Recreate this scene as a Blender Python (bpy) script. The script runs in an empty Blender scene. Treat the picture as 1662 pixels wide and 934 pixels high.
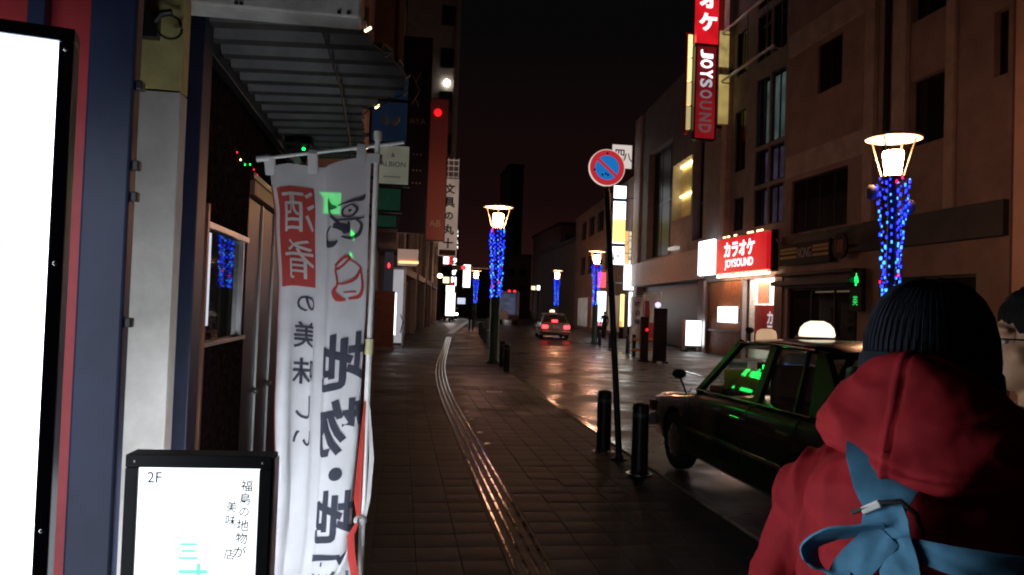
import bpy, bmesh, math, random
from mathutils import Vector, Matrix, noise
R = math.radians
random.seed(7)
scn = bpy.context.scene
col = scn.collection

# ------------------------------------------------------------------ camera
cam_d = bpy.data.cameras.new('camera')
cam = bpy.data.objects.new('camera', cam_d)
col.objects.link(cam)
yaw, pit, roll = R(8.36), R(1.53), R(2.0)
fw = Vector((math.sin(yaw)*math.cos(pit), math.cos(yaw)*math.cos(pit), math.sin(pit)))
r0 = Vector((math.cos(yaw), -math.sin(yaw), 0))
u0 = r0.cross(fw)
upv = u0*math.cos(roll) - r0*math.sin(roll)
rtv = r0*math.cos(roll) + u0*math.sin(roll)
m3 = Matrix((rtv, upv, -fw)).transposed()
cam.matrix_world = Matrix.Translation((0, 0, 1.7)) @ m3.to_4x4()
cam_d.sensor_width = 36
cam_d.lens = 1232/1662*36
cam_d.clip_start = 0.05
cam_d.clip_end = 1500
scn.camera = cam

# ------------------------------------------------------------------ world (night)
world = bpy.data.worlds.new('World')
scn.world = world
world.use_nodes = True
wn = world.node_tree
bg = wn.nodes['Background']
sky = wn.nodes.new('ShaderNodeTexSky')
sky.sky_type = 'NISHITA'
sky.sun_disc = False
sky.sun_elevation = R(-4)
sky.sun_rotation = R(200)
add = wn.nodes.new('ShaderNodeMix'); add.data_type = 'RGBA'; add.blend_type = 'ADD'
add.inputs[0].default_value = 1.0
wn.links.new(sky.outputs[0], add.inputs[6])
tcw = wn.nodes.new('ShaderNodeTexCoord'); spw = wn.nodes.new('ShaderNodeSeparateXYZ'); rmp = wn.nodes.new('ShaderNodeValToRGB')
wn.links.new(tcw.outputs['Generated'], spw.inputs[0]); wn.links.new(spw.outputs[2], rmp.inputs[0])
rmp.color_ramp.elements[0].color = (.46, .13, .12, 1); rmp.color_ramp.elements[1].position = .34; rmp.color_ramp.elements[1].color = (.030, .024, .028, 1)
e_ = rmp.color_ramp.elements.new(.14); e_.color = (.15, .052, .054, 1)
wn.links.new(rmp.outputs[0], add.inputs[7])      # town glow low over the roofs, all round
wn.links.new(add.outputs[2], bg.inputs[0])
bg.inputs[1].default_value = 0.05

# ------------------------------------------------------------------ render look
scn.view_settings.view_transform = 'Standard'
scn.view_settings.look = 'None'
scn.view_settings.exposure = 0.0
scn.view_settings.gamma = 1.0
scn.view_settings.use_curve_mapping = False
scn.render.engine = 'CYCLES'
scn.cycles.use_denoising = True
scn.cycles.max_bounces = 6
scn.cycles.diffuse_bounces = 3
scn.cycles.glossy_bounces = 3
scn.cycles.transparent_max_bounces = 12
scn.cycles.sample_clamp_indirect = 3.0
scn.cycles.filter_width = 2.0
scn.cycles.caustics_reflective = False
scn.cycles.caustics_refractive = False

# ------------------------------------------------------------------ materials
MATS = {}
def mat(name, c, rough=0.6, metal=0.0, var=0.15, scale=6.0, bump=0.0, bscale=60.0, spec=0.5, rvar=0.0, coat=0.0, dirt=0.0):
    if name in MATS: return MATS[name]
    m = bpy.data.materials.new(name); m.use_nodes = True
    nt = m.node_tree; b = nt.nodes['Principled BSDF']
    b.inputs['Roughness'].default_value = rough
    b.inputs['Metallic'].default_value = metal
    b.inputs['Specular IOR Level'].default_value = spec
    b.inputs['Coat Weight'].default_value = coat
    b.inputs['Coat Roughness'].default_value = 0.05
    tc = nt.nodes.new('ShaderNodeTexCoord')
    n = nt.nodes.new('ShaderNodeTexNoise'); n.inputs['Scale'].default_value = scale
    n.inputs['Detail'].default_value = 6; n.inputs['Roughness'].default_value = 0.65
    nt.links.new(tc.outputs['Object'], n.inputs['Vector'])
    r = nt.nodes.new('ShaderNodeValToRGB')
    r.color_ramp.elements[0].position = 0.3; r.color_ramp.elements[1].position = 0.72
    lo = [max(0, x*(1-var*1.4)) for x in c[:3]]; hi = [min(1, x*(1+var)) for x in c[:3]]
    r.color_ramp.elements[0].color = (*lo, 1); r.color_ramp.elements[1].color = (*hi, 1)
    nt.links.new(n.outputs['Fac'], r.inputs['Fac'])
    nt.links.new(r.outputs[0], b.inputs['Base Color'])
    if rvar:
        n3 = nt.nodes.new('ShaderNodeTexNoise'); n3.inputs['Scale'].default_value = scale*0.35; n3.inputs['Detail'].default_value = 5
        nt.links.new(tc.outputs['Object'], n3.inputs['Vector'])
        mr = nt.nodes.new('ShaderNodeMapRange')
        mr.inputs['From Min'].default_value = 0.35; mr.inputs['From Max'].default_value = 0.65
        mr.inputs['To Min'].default_value = max(0.03, rough-rvar); mr.inputs['To Max'].default_value = min(1, rough+rvar)
        nt.links.new(n3.outputs['Fac'], mr.inputs['Value'])
        nt.links.new(mr.outputs[0], b.inputs['Roughness'])
    if bump:
        n2 = nt.nodes.new('ShaderNodeTexNoise'); n2.inputs['Scale'].default_value = bscale; n2.inputs['Detail'].default_value = 4
        nt.links.new(tc.outputs['Object'], n2.inputs['Vector'])
        bp = nt.nodes.new('ShaderNodeBump'); bp.inputs['Strength'].default_value = bump; bp.inputs['Distance'].default_value = 0.01
        nt.links.new(n2.outputs['Fac'], bp.inputs['Height'])
        nt.links.new(bp.outputs[0], b.inputs['Normal'])
    MATS[name] = m
    return m

def emi(name, c, s, sample='AUTO', var=0.0, scale=3.0):
    if name in MATS: return MATS[name]
    m = bpy.data.materials.new(name); m.use_nodes = True
    nt = m.node_tree; b = nt.nodes['Principled BSDF']
    b.inputs['Base Color'].default_value = (*[min(.8, x*.6+.1) for x in c], 1)
    b.inputs['Roughness'].default_value = 0.4
    b.inputs['Emission Color'].default_value = (*c, 1)
    b.inputs['Emission Strength'].default_value = s
    if var:
        tc = nt.nodes.new('ShaderNodeTexCoord')
        n = nt.nodes.new('ShaderNodeTexNoise'); n.inputs['Scale'].default_value = scale
        nt.links.new(tc.outputs['Object'], n.inputs['Vector'])
        mr = nt.nodes.new('ShaderNodeMapRange'); mr.inputs['From Min'].default_value = .3; mr.inputs['From Max'].default_value = .7
        mr.inputs['To Min'].default_value = s*(1-var); mr.inputs['To Max'].default_value = s*(1+var)
        nt.links.new(n.outputs['Fac'], mr.inputs['Value']); nt.links.new(mr.outputs[0], b.inputs['Emission Strength'])
    try: m.cycles.emission_sampling = sample
    except Exception: pass
    MATS[name] = m
    return m

def glass(name, tint=(0.6, 0.65, 0.65), f=0.12):
    if name in MATS: return MATS[name]
    m = bpy.data.materials.new(name); m.use_nodes = True
    nt = m.node_tree; nt.nodes.remove(nt.nodes['Principled BSDF'])
    out = nt.nodes['Material Output']
    tr = nt.nodes.new('ShaderNodeBsdfTransparent'); tr.inputs[0].default_value = (*tint, 1)
    gl = nt.nodes.new('ShaderNodeBsdfGlossy'); gl.inputs['Roughness'].default_value = 0.02
    lw = nt.nodes.new('ShaderNodeLayerWeight'); lw.inputs[0].default_value = .5
    pw = nt.nodes.new('ShaderNodeMath'); pw.operation = 'POWER'; pw.inputs[1].default_value = 4.5
    fr = nt.nodes.new('ShaderNodeMath'); fr.operation = 'MULTIPLY_ADD'; fr.inputs[1].default_value = .75; fr.inputs[2].default_value = .035
    nt.links.new(lw.outputs['Facing'], pw.inputs[0]); nt.links.new(pw.outputs[0], fr.inputs[0])
    mx = nt.nodes.new('ShaderNodeMixShader')
    nt.links.new(fr.outputs[0], mx.inputs[0]); nt.links.new(tr.outputs[0], mx.inputs[1]); nt.links.new(gl.outputs[0], mx.inputs[2])
    nt.links.new(mx.outputs[0], out.inputs[0])
    MATS[name] = m
    return m

def cloth_mat(name, c):
    if name in MATS: return MATS[name]
    m = bpy.data.materials.new(name); m.use_nodes = True
    nt = m.node_tree; nt.nodes.remove(nt.nodes['Principled BSDF'])
    out = nt.nodes['Material Output']
    tc = nt.nodes.new('ShaderNodeTexCoord')
    n = nt.nodes.new('ShaderNodeTexNoise'); n.inputs['Scale'].default_value = 9; n.inputs['Detail'].default_value = 5
    nt.links.new(tc.outputs['Object'], n.inputs['Vector'])
    r = nt.nodes.new('ShaderNodeValToRGB')
    r.color_ramp.elements[0].position = .3; r.color_ramp.elements[1].position = .7
    r.color_ramp.elements[0].color = (*[x*.86 for x in c], 1); r.color_ramp.elements[1].color = (*c, 1)
    nt.links.new(n.outputs['Fac'], r.inputs['Fac'])
    d = nt.nodes.new('ShaderNodeBsdfDiffuse'); t = nt.nodes.new('ShaderNodeBsdfTranslucent'); p = nt.nodes.new('ShaderNodeBsdfTransparent')
    nt.links.new(r.outputs[0], d.inputs[0]); nt.links.new(r.outputs[0], t.inputs[0])
    m1 = nt.nodes.new('ShaderNodeMixShader'); m1.inputs[0].default_value = .3
    m2 = nt.nodes.new('ShaderNodeMixShader'); m2.inputs[0].default_value = .13
    nt.links.new(d.outputs[0], m1.inputs[1]); nt.links.new(t.outputs[0], m1.inputs[2])
    nt.links.new(m1.outputs[0], m2.inputs[1]); nt.links.new(p.outputs[0], m2.inputs[2])
    nt.links.new(m2.outputs[0], out.inputs[0])
    MATS[name] = m
    return m

def paving_mat(name, c, bw, bh, rough, rvar, offset=0.5):
    m = bpy.data.materials.new(name); m.use_nodes = True
    nt = m.node_tree; b = nt.nodes['Principled BSDF']
    tc = nt.nodes.new('ShaderNodeTexCoord')
    br = nt.nodes.new('ShaderNodeTexBrick'); br.offset = offset
    br.inputs['Scale'].default_value = 1.0; br.inputs['Brick Width'].default_value = bw; br.inputs['Row Height'].default_value = bh
    br.inputs['Mortar Size'].default_value = 0.006; br.inputs['Bias'].default_value = 0.0
    br.inputs['Color1'].default_value = (*[x*.75 for x in c], 1); br.inputs['Color2'].default_value = (*[x*1.2 for x in c], 1)
    br.inputs['Mortar'].default_value = (*[x*.4 for x in c], 1)
    nt.links.new(tc.outputs['Object'], br.inputs['Vector'])
    n = nt.nodes.new('ShaderNodeTexNoise'); n.inputs['Scale'].default_value = .9; n.inputs['Detail'].default_value = 8
    nt.links.new(tc.outputs['Object'], n.inputs['Vector'])
    mx = nt.nodes.new('ShaderNodeMix'); mx.data_type = 'RGBA'; mx.blend_type = 'MULTIPLY'; mx.inputs[0].default_value = .6
    r = nt.nodes.new('ShaderNodeValToRGB'); r.color_ramp.elements[0].position = .3; r.color_ramp.elements[1].position = .65
    r.color_ramp.elements[0].color = (.5, .5, .5, 1)
    nt.links.new(n.outputs['Fac'], r.inputs['Fac'])
    nt.links.new(br.outputs['Color'], mx.inputs[6]); nt.links.new(r.outputs[0], mx.inputs[7])
    nt.links.new(mx.outputs[2], b.inputs['Base Color'])
    mr = nt.nodes.new('ShaderNodeMapRange'); mr.inputs['From Min'].default_value = .38; mr.inputs['From Max'].default_value = .62
    mr.inputs['To Min'].default_value = rough-rvar; mr.inputs['To Max'].default_value = rough+rvar
    nt.links.new(n.outputs['Fac'], mr.inputs['Value']); nt.links.new(mr.outputs[0], b.inputs['Roughness'])
    n2 = nt.nodes.new('ShaderNodeTexNoise'); n2.inputs['Scale'].default_value = 45; n2.inputs['Detail'].default_value = 5
    nt.links.new(tc.outputs['Object'], n2.inputs['Vector'])
    ad = nt.nodes.new('ShaderNodeMath'); ad.operation = 'MULTIPLY_ADD'; ad.inputs[1].default_value = .5
    inv = nt.nodes.new('ShaderNodeMath'); inv.operation = 'SUBTRACT'; inv.inputs[0].default_value = 1.0
    nt.links.new(br.outputs['Fac'], inv.inputs[1])
    nt.links.new(n2.outputs['Fac'], ad.inputs[0]); nt.links.new(inv.outputs[0], ad.inputs[2])
    bp = nt.nodes.new('ShaderNodeBump'); bp.inputs['Strength'].default_value = .35; bp.inputs['Distance'].default_value = .006
    nt.links.new(ad.outputs[0], bp.inputs['Height']); nt.links.new(bp.outputs[0], b.inputs['Normal'])
    MATS[name] = m
    return m

# ------------------------------------------------------------------ mesh building
class MB:
    def __init__(s): s.v = []; s.f = []
    def add(s, vs, fs, M=None):
        o = len(s.v)
        s.v += [tuple(M @ Vector(p)) if M else tuple(p) for p in vs]
        s.f += [tuple(i+o for i in f) for f in fs]
        return s
    def box(s, x0, x1, y0, y1, z0, z1, M=None):
        vs = [(x0,y0,z0),(x1,y0,z0),(x1,y1,z0),(x0,y1,z0),(x0,y0,z1),(x1,y0,z1),(x1,y1,z1),(x0,y1,z1)]
        return s.add(vs, [(0,3,2,1),(4,5,6,7),(0,1,5,4),(1,2,6,5),(2,3,7,6),(3,0,4,7)], M)
    def quad(s, *p): return s.add(p, [tuple(range(len(p)))])
    def tube(s, pts, rad, n=10, cap=True):
        pts = [Vector(p) for p in pts]
        if not hasattr(rad, '__len__'): rad = [rad]*len(pts)
        o = len(s.v); rings = []
        t0 = (pts[1]-pts[0]).normalized()
        a = t0.cross(Vector((0,0,1))) if abs(t0.z) < .95 else t0.cross(Vector((1,0,0)))
        a.normalize()
        for i, p in enumerate(pts):
            t = (pts[min(i+1, len(pts)-1)]-pts[max(i-1, 0)]).normalized()
            a = (a - t*a.dot(t)).normalized(); b = t.cross(a)
            for k in range(n):
                g = 2*math.pi*k/n
                s.v.append(tuple(p + (a*math.cos(g)+b*math.sin(g))*rad[i]))
        for i in range(len(pts)-1):
            for k in range(n):
                k2 = (k+1) % n
                s.f.append((o+i*n+k, o+i*n+k2, o+(i+1)*n+k2, o+(i+1)*n+k))
        if cap:
            s.f.append(tuple(o+k for k in reversed(range(n))))
            s.f.append(tuple(o+(len(pts)-1)*n+k for k in range(n)))
        return s
    def lathe(s, prof, n=24, c=(0,0,0)):
        o = len(s.v)
        for r, z in prof:
            for k in range(n):
                g = 2*math.pi*k/n
                s.v.append((c[0]+r*math.cos(g), c[1]+r*math.sin(g), c[2]+z))
        for i in range(len(prof)-1):
            for k in range(n):
                k2 = (k+1) % n
                s.f.append((o+i*n+k, o+i*n+k2, o+(i+1)*n+k2, o+(i+1)*n+k))
        s.f.append(tuple(o+k for k in reversed(range(n))))
        s.f.append(tuple(o+(len(prof)-1)*n+k for k in range(n)))
        return s
    def ell(s, c, r, n=16, m=10, M=None):
        o = len(s.v); c = Vector(c)
        vs = [(0,0,-1)]
        for i in range(1, m):
            th = -math.pi/2 + math.pi*i/m
            for k in range(n):
                g = 2*math.pi*k/n
                vs.append((math.cos(th)*math.cos(g), math.cos(th)*math.sin(g), math.sin(th)))
        vs.append((0,0,1))
        out = []
        for p in vs:
            q = Vector((p[0]*r[0], p[1]*r[1], p[2]*r[2]))
            if M: q = M @ q
            out.append(tuple(q+c))
        fs = [(0, 1+(k+1) % n, 1+k) for k in range(n)]
        for i in range(m-2):
            for k in range(n):
                k2 = (k+1) % n
                fs.append((1+i*n+k, 1+i*n+k2, 1+(i+1)*n+k2, 1+(i+1)*n+k))
        last = len(vs)-1; b = 1+(m-2)*n
        fs += [(b+k, b+(k+1) % n, last) for k in range(n)]
        s.v += out; s.f += [tuple(i+o for i in f) for f in fs]
        return s
    def cap(s, p0, p1, r0_, r1_, n=14):   # tapered capsule
        p0 = Vector(p0); p1 = Vector(p1); d = p1-p0; L = d.length; d.normalize()
        pts = []; rad = []
        for i in range(5):
            a = math.pi/2*i/4; pts.append(p0 - d*r0_*math.cos(a)); rad.append(max(1e-4, r0_*math.sin(a)))
        for i in range(5):
            a = math.pi/2*i/4; pts.append(p1 + d*r1_*math.sin(a)); rad.append(max(1e-4, r1_*math.cos(a)))
        return s.tube(pts, rad, n)
    def loft(s, rings, cap=True):
        o = len(s.v); n = len(rings[0])
        for r in rings: s.v += [tuple(p) for p in r]
        for i in range(len(rings)-1):
            for k in range(n):
                k2 = (k+1) % n
                s.f.append((o+i*n+k, o+i*n+k2, o+(i+1)*n+k2, o+(i+1)*n+k))
        if cap:
            s.f.append(tuple(o+k for k in reversed(range(n)))); s.f.append(tuple(o+(len(rings)-1)*n+k for k in range(n)))
        return s
    def prism(s, poly, h0, h1, M=None):   # poly in local XY, extruded in Z
        n = len(poly)
        vs = [(p[0], p[1], h0) for p in poly]+[(p[0], p[1], h1) for p in poly]
        fs = [tuple(reversed(range(n))), tuple(range(n, 2*n))]+[(i, (i+1) % n, n+(i+1) % n, n+i) for i in range(n)]
        return s.add(vs, fs, M)
    def ribbon(s, pts, widths, side, th=.004):
        pts = [Vector(p) for p in pts]; o = len(s.v)
        if isinstance(side, Vector) or not hasattr(side[0], '__len__'): side = [side]*len(pts)
        rings = []
        for i, p in enumerate(pts):
            t = (pts[min(i+1, len(pts)-1)]-pts[max(i-1, 0)]).normalized()
            w = Vector(side[i]); w = (w - t*w.dot(t)).normalized(); nrm = t.cross(w).normalized()
            h = widths[i]/2 if hasattr(widths, '__len__') else widths/2
            rings.append([p-w*h-nrm*th/2, p+w*h-nrm*th/2, p+w*h+nrm*th/2, p-w*h+nrm*th/2])
        return s.loft(rings)
    def mesh(s, name='m'):
        m = bpy.data.meshes.new(name); m.from_pydata(s.v, [], s.f); m.update()
        return m
    def build(s, name, m, parent=None, smooth=False, bevel=0, fix=True):
        me = s.mesh(name)
        if fix:
            b = bmesh.new(); b.from_mesh(me); bmesh.ops.recalc_face_normals(b, faces=b.faces); b.to_mesh(me); b.free()
        o = bpy.data.objects.new(name, me); col.objects.link(o)
        me.materials.append(m)
        if smooth:
            me.shade_smooth()
            try: me.set_sharp_from_angle(angle=R(40))
            except Exception: pass
        if parent: o.parent = parent
        if bevel:
            bv = o.modifiers.new('bevel', 'BEVEL'); bv.width = bevel; bv.segments = 2; bv.limit_method = 'ANGLE'
        return o

def tag(o, label=None, cat=None, group=None, kind=None):
    if label: o['label'] = label
    if cat: o['category'] = cat
    if group: o['group'] = group
    if kind: o['kind'] = kind
    return o
def thing(name, label, cat, loc=(0,0,0), rz=0, group=None):
    o = bpy.data.objects.new(name, None); col.objects.link(o)
    o.location = loc; o.rotation_euler = (0, 0, rz); o.empty_display_size = .2
    return tag(o, label, cat, group)
KIDS = {}
def copy_tree(o, parent=None):
    c = o.copy(); col.objects.link(c)
    if parent: c.parent = parent
    for ch in list(o.children): copy_tree(ch, c)
    return c

# text as flat mesh, centred, cap height about size
TXT = {}
def text_geo(s_, offset=0.0):
    k = (s_, offset)
    if k not in TXT:
        c = bpy.data.curves.new('t', 'FONT'); c.body = s_; c.offset = offset; c.resolution_u = 3
        o = bpy.data.objects.new('t', c); col.objects.link(o)
        bpy.context.view_layer.update()
        me = bpy.data.meshes.new_from_object(o.evaluated_get(bpy.context.evaluated_depsgraph_get()))
        vs = [v.co.copy() for v in me.vertices]; fs = [tuple(p.vertices) for p in me.polygons]
        bpy.data.objects.remove(o); bpy.data.curves.remove(c); bpy.data.meshes.remove(me)
        xs = [v.x for v in vs]; ys = [v.y for v in vs]
        cx, cy = (min(xs)+max(xs))/2, (min(ys)+max(ys))/2
        TXT[k] = ([(v.x-cx, v.y-cy) for v in vs], fs, max(xs)-min(xs), max(ys)-min(ys))
    return TXT[k]
def add_text(mb, s_, c, right, up, h=None, w=None, rot=0.0, offset=0.0):
    vs, fs, W, H = text_geo(s_, offset)
    sy = h/H if h else None; sx = w/W if w else None
    if sy is None: sy = sx
    if sx is None: sx = sy
    c = Vector(c); right = Vector(right).normalized(); up = Vector(up).normalized()
    cr, sr = math.cos(rot), math.sin(rot)
    out = []
    for x, y in vs:
        x *= sx; y *= sy
        x, y = x*cr-y*sr, x*sr+y*cr
        out.append(tuple(c+right*x+up*y))
    mb.add(out, fs)
def text_obj(s_, c, right, up, m, parent, h=None, w=None, rot=0, name='lettering', offset=0.0):
    mb = MB(); add_text(mb, s_, c, right, up, h, w, rot, offset)
    return mb.build(name, m, parent, fix=False)

def remesh(mb, name, m, parent, voxel, smooth_it=4, disp=None):
    me = mb.mesh('tmp'); o = bpy.data.objects.new('tmp', me); col.objects.link(o)
    rm = o.modifiers.new('r', 'REMESH'); rm.mode = 'VOXEL'; rm.voxel_size = voxel
    if smooth_it:
        sm = o.modifiers.new('s', 'SMOOTH'); sm.iterations = smooth_it; sm.factor = .5
    bpy.context.view_layer.update()
    me2 = bpy.data.meshes.new_from_object(o.evaluated_get(bpy.context.evaluated_depsgraph_get()))
    bpy.data.objects.remove(o); bpy.data.meshes.remove(me)
    if disp:
        nr = [v.normal.copy() for v in me2.vertices]
        for v, n_ in zip(me2.vertices, nr): v.co += n_*disp(v.co, n_)
        me2.update()
    me2.name = name
    o = bpy.data.objects.new(name, me2); col.objects.link(o)
    me2.materials.clear(); me2.materials.append(m); me2.shade_smooth()
    if parent: o.parent = parent
    return o

# street bends gently to the right
def sh(y):
    if y < 12: return 0.0
    if y < 24: return (y-12)**2*.0765/24
    return .459+.0765*(y-24)
BA = math.atan(.0765)

# ------------------------------------------------------------------ palette
asphalt = mat('asphalt', (.05,.048,.046), .55, var=.3, scale=2, bump=.3, bscale=80, rvar=.15)
road_m = paving_mat('road_paving', (.085,.072,.066), .3, .15, .36, .13)
walk_m = paving_mat('sidewalk_paving', (.078,.074,.076), .3, .3, .55, .14, 0.0)
paver_m = mat('paver_concrete', (.075,.072,.075), .60, var=.45, scale=3, bump=.35, bscale=70, rvar=.16, spec=.3)
_nt = paver_m.node_tree; _b = _nt.nodes['Principled BSDF']; _src = _b.inputs['Base Color'].links[0].from_socket
_oi = _nt.nodes.new('ShaderNodeObjectInfo'); _mr = _nt.nodes.new('ShaderNodeMapRange'); _mr.inputs['To Min'].default_value = .72; _mr.inputs['To Max'].default_value = 1.18
_mx = _nt.nodes.new('ShaderNodeMix'); _mx.data_type = 'RGBA'; _mx.blend_type = 'MULTIPLY'; _mx.inputs[0].default_value = 1.0
_nt.links.new(_oi.outputs['Random'], _mr.inputs['Value']); _nt.links.new(_src, _mx.inputs[6]); _nt.links.new(_mr.outputs[0], _mx.inputs[7]); _nt.links.new(_mx.outputs[2], _b.inputs['Base Color'])
bed_m = mat('paver_joint_sand', (.05,.05,.052), .9, var=.2, bump=.3)
tact_m = mat('tactile_block_concrete', (.15,.115,.065), .15, var=.45, scale=5, bump=.12, bscale=60, rvar=.08)
kerb_m = mat('kerb_granite', (.36,.34,.31), .16, var=.25, scale=9, bump=.05, bscale=120, rvar=.07)
steel = mat('brushed_steel', (.55,.55,.56), .3, 1.0, var=.15)
dark_metal = mat('dark_painted_metal', (.025,.025,.028), .38, var=.3, bump=.05)
black = mat('black_plastic', (.012,.012,.014), .6, var=.2, spec=.3)
navy = mat('navy_painted_metal', (.026,.036,.085), .42, var=.22, scale=4, bump=.06, bscale=40)
navy_wall = mat('navy_wall_panel', (.022,.026,.055), .4, var=.25, scale=3, bump=.04, spec=.15)
red_wall = mat('red_lacquer_board', (.45,.045,.05), .42, var=.2, scale=5, bump=.06)
cream = mat('cream_plaster', (.76,.72,.68), .75, var=.18, scale=3, bump=.15, bscale=45)
granite = mat('polished_brown_granite', (.040,.026,.030), .35, var=.55, scale=26, spec=.0)
granite2 = mat('speckled_blue_granite', (.05,.05,.06), .02, var=.8, scale=60, spec=.3)
white_paint = mat('white_painted_metal', (.72,.71,.69), .4, var=.1, scale=8, bump=.04)
dirty_white = mat('weathered_white_board', (.78,.75,.71), .32, var=.22, scale=7, bump=.05)
zinc = mat('ribbed_zinc_sheet', (.12,.115,.115), .55, .3, var=.3, scale=5, bump=.05)
brown = mat('brown_board', (.16,.075,.045), .5, var=.25, scale=5)
tan = mat('tan_render', (.33,.225,.205), .8, var=.2, scale=1.2, bump=.2, bscale=30)
tan_light = mat('pale_concrete_band', (.46,.35,.32), .75, var=.18, scale=2, bump=.12, bscale=40)
pink_wall = mat('salmon_tile_wall', (.66,.40,.31), .55, var=.12, scale=2, bump=.08)
grey_wall = mat('grey_render', (.27,.235,.235), .8, var=.2, scale=1.4, bump=.15, bscale=30)
dark_wall = mat('dark_cladding', (.05,.046,.05), .5, var=.3, scale=1.5)
beige_wall = mat('beige_tile', (.36,.31,.26), .65, var=.15, scale=3, bump=.1)
orange_wall = mat('ochre_render', (.27,.16,.12), .8, var=.2, scale=1.4, bump=.1)
frame_m = mat('bronze_aluminium', (.06,.05,.045), .35, .7, var=.2)
alu = mat('aluminium_frame', (.5,.5,.5), .35, .9, var=.12)
pane = glass('window_glass', (.35,.38,.4))
pane_dark = mat('dark_window_pane', (.012,.013,.015), .06, var=.3, spec=.6)
room = mat('dim_room_surface', (.22,.20,.18), .8)
curtain = mat('pale_curtain', (.5,.5,.47), .9, var=.2, scale=12)
wood = mat('reddish_wood_slat', (.50,.20,.10), .5, var=.3, scale=8)
teal = mat('teal_post_paint', (.05,.13,.12), .34, var=.18, scale=5, bump=.05)
red_sign = mat('red_sign_board', (.42,.02,.025), .4, var=.12)
dark_red = emi('maroon_sign_board', (.30,.01,.02), .03, 'NONE', .4, .5)  # this and the four boards below glow weakly in place of street light
blue_sign = emi('dark_blue_sign_board', (.02,.10,.26), .045, 'NONE', .3, 4)
pale_sign = emi('pale_green_sign_board', (.62,.62,.48), .15, 'NONE', .2, 4)
green_sign = emi('green_sign_board', (.01,.20,.10), .06, 'NONE', .3, 4)
cream_sign = emi('cream_sign_board', (.75,.55,.46), .28, 'NONE', .25, .6)
ink = mat('black_ink', (.015,.016,.02), .7)
red_ink = mat('red_ink', (.5,.06,.04), .7)
grey_ink = mat('pale_print', (.5,.5,.5), .6)
paint_w = mat('road_marking_white', (.55,.54,.5), .4, var=.35, scale=6, bump=.2)
paint_r = mat('red_road_coating', (.17,.035,.03), .45, var=.25, scale=3, bump=.2)
cable_m = mat('black_cable', (.02,.02,.02), .5)
tyre_m = mat('tyre_rubber', (.018,.018,.019), .75, var=.2, bump=.2)
skin = mat('skin', (.62,.35,.22), .5, var=.08, scale=14)
hair_m = mat('black_hair', (.010,.009,.009), .7, var=.3, scale=60, bump=.3, bscale=240, spec=.12)
jacket_red = mat('red_jacket_nylon', (.30,.014,.022), .75, var=.2, scale=7, bump=.06, bscale=420, spec=.15)
jacket_black = mat('black_jacket_nylon', (.02,.02,.022), .6, var=.2, scale=9, bump=.1, bscale=200)
trouser_m = mat('dark_trousers', (.03,.03,.036), .8, var=.25, bump=.1, bscale=180)
knit = mat('charcoal_knit', (.014,.018,.028), .95, var=.3, scale=60, bump=.12, bscale=500, spec=.15)
strap_m = mat('blue_webbing', (.085,.25,.42), .75, var=.16, scale=20, bump=.08, bscale=500, spec=.2)

lantern_m = emi('lantern_glass_lit', (1, .46, .22), 132.0)
led_b = emi('blue_led', (.012,.03,1), 5.0, 'NONE')
led_c = emi('azure_led', (.03,.22,1), 5.0, 'NONE')
led_r = emi('red_led', (1,.01,.06), 3.0, 'NONE')
box_big = emi('large_lightbox_face', (.90,.97,1), 11.0)
box_2f = emi('stand_lightbox_face', (.90,.96,1), 2.0)
box_2fb = emi('stand_lightbox_rear_face', (.88,.94,1), 17.0)
box_w = emi('white_lightbox_face', (.95,.98,1), 3.2)
box_w2 = emi('small_white_lightbox_face', (.95,.97,1), 2.2)
box_y = emi('yellow_wall_glow', (1,.80,.32), 1.1, var=.4, scale=.8)
box_red = emi('red_lit_panel', (.85,.008,.02), .75, var=.25, scale=1.5)
box_mar = emi('dim_red_lit_panel', (.30,.004,.012), .55, var=.5, scale=.4)
txt_lit = emi('lit_white_letters', (.95,.97,1), 2.0, 'NONE')
txt_half = emi('half_lit_letters', (.75,.78,.85), .55, 'NONE')
txt_dim = emi('dim_letters', (.5,.45,.45), .12, 'NONE')
bulb_w = emi('warm_bulb', (1,.62,.30), 9.0, 'NONE')
bulb_c = emi('white_bulb', (1,.95,.88), 12.0, 'NONE')
red_lamp = emi('red_lamp', (1,.015,.02), 9.0, 'NONE')
brake_m = emi('brake_light', (1,.03,.035), 7.0)
green_led = emi('green_led', (.01,1,.13), 4.5, 'NONE')
tube_w = emi('white_tube', (.93,.97,1), 4.0)
shop_warm = emi('warm_shop_ceiling', (1,.75,.5), 4.0)
shop_white = emi('white_shop_ceiling', (1,.93,.86), 24.0)
faint = emi('faint_print_on_lightbox', (.80,.92,.92), .93, 'NONE')
teal_print = emi('turquoise_print_on_lightbox', (.25,.88,.72), .9, 'NONE')
taxi_lamp = emi('taxi_roof_lamp', (1,.84,.62), 1.6)

# ------------------------------------------------------------------ the ground
ys_ = [-14,-6,0,4,8,12,14,16,18,20,22,24,28,34,42,52,64,80,100,130,160]
def strip(name, a, b, z, m, ys=ys_):
    mb = MB()
    for i in range(len(ys)-1):
        y0, y1 = ys[i], ys[i+1]
        mb.quad((a+sh(y0), y0, z), (b+sh(y0), y0, z), (b+sh(y1), y1, z), (a+sh(y1), y1, z))
    o = mb.build(name, m); return tag(o, kind='structure')
g = MB(); g.quad((-400,-400,-.03), (400,-400,-.03), (400,600,-.03), (-400,600,-.03))
tag(g.build('ground', asphalt), kind='structure')
strip('road', 2.90, 8.02, -.004, road_m)
strip('pavement_right', 8.18, 20, 0.0, walk_m)
PAV0, PAV1 = 2.4, 16.2
strip('pavement_left', -6, 2.76, 0.0, walk_m, [PAV1,18,20,22,24,28,34,42,52,64,80,100,130,160])
strip('pavement_behind', -6, 2.76, 0.0, walk_m, [-14,-6,0,PAV0])
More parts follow.
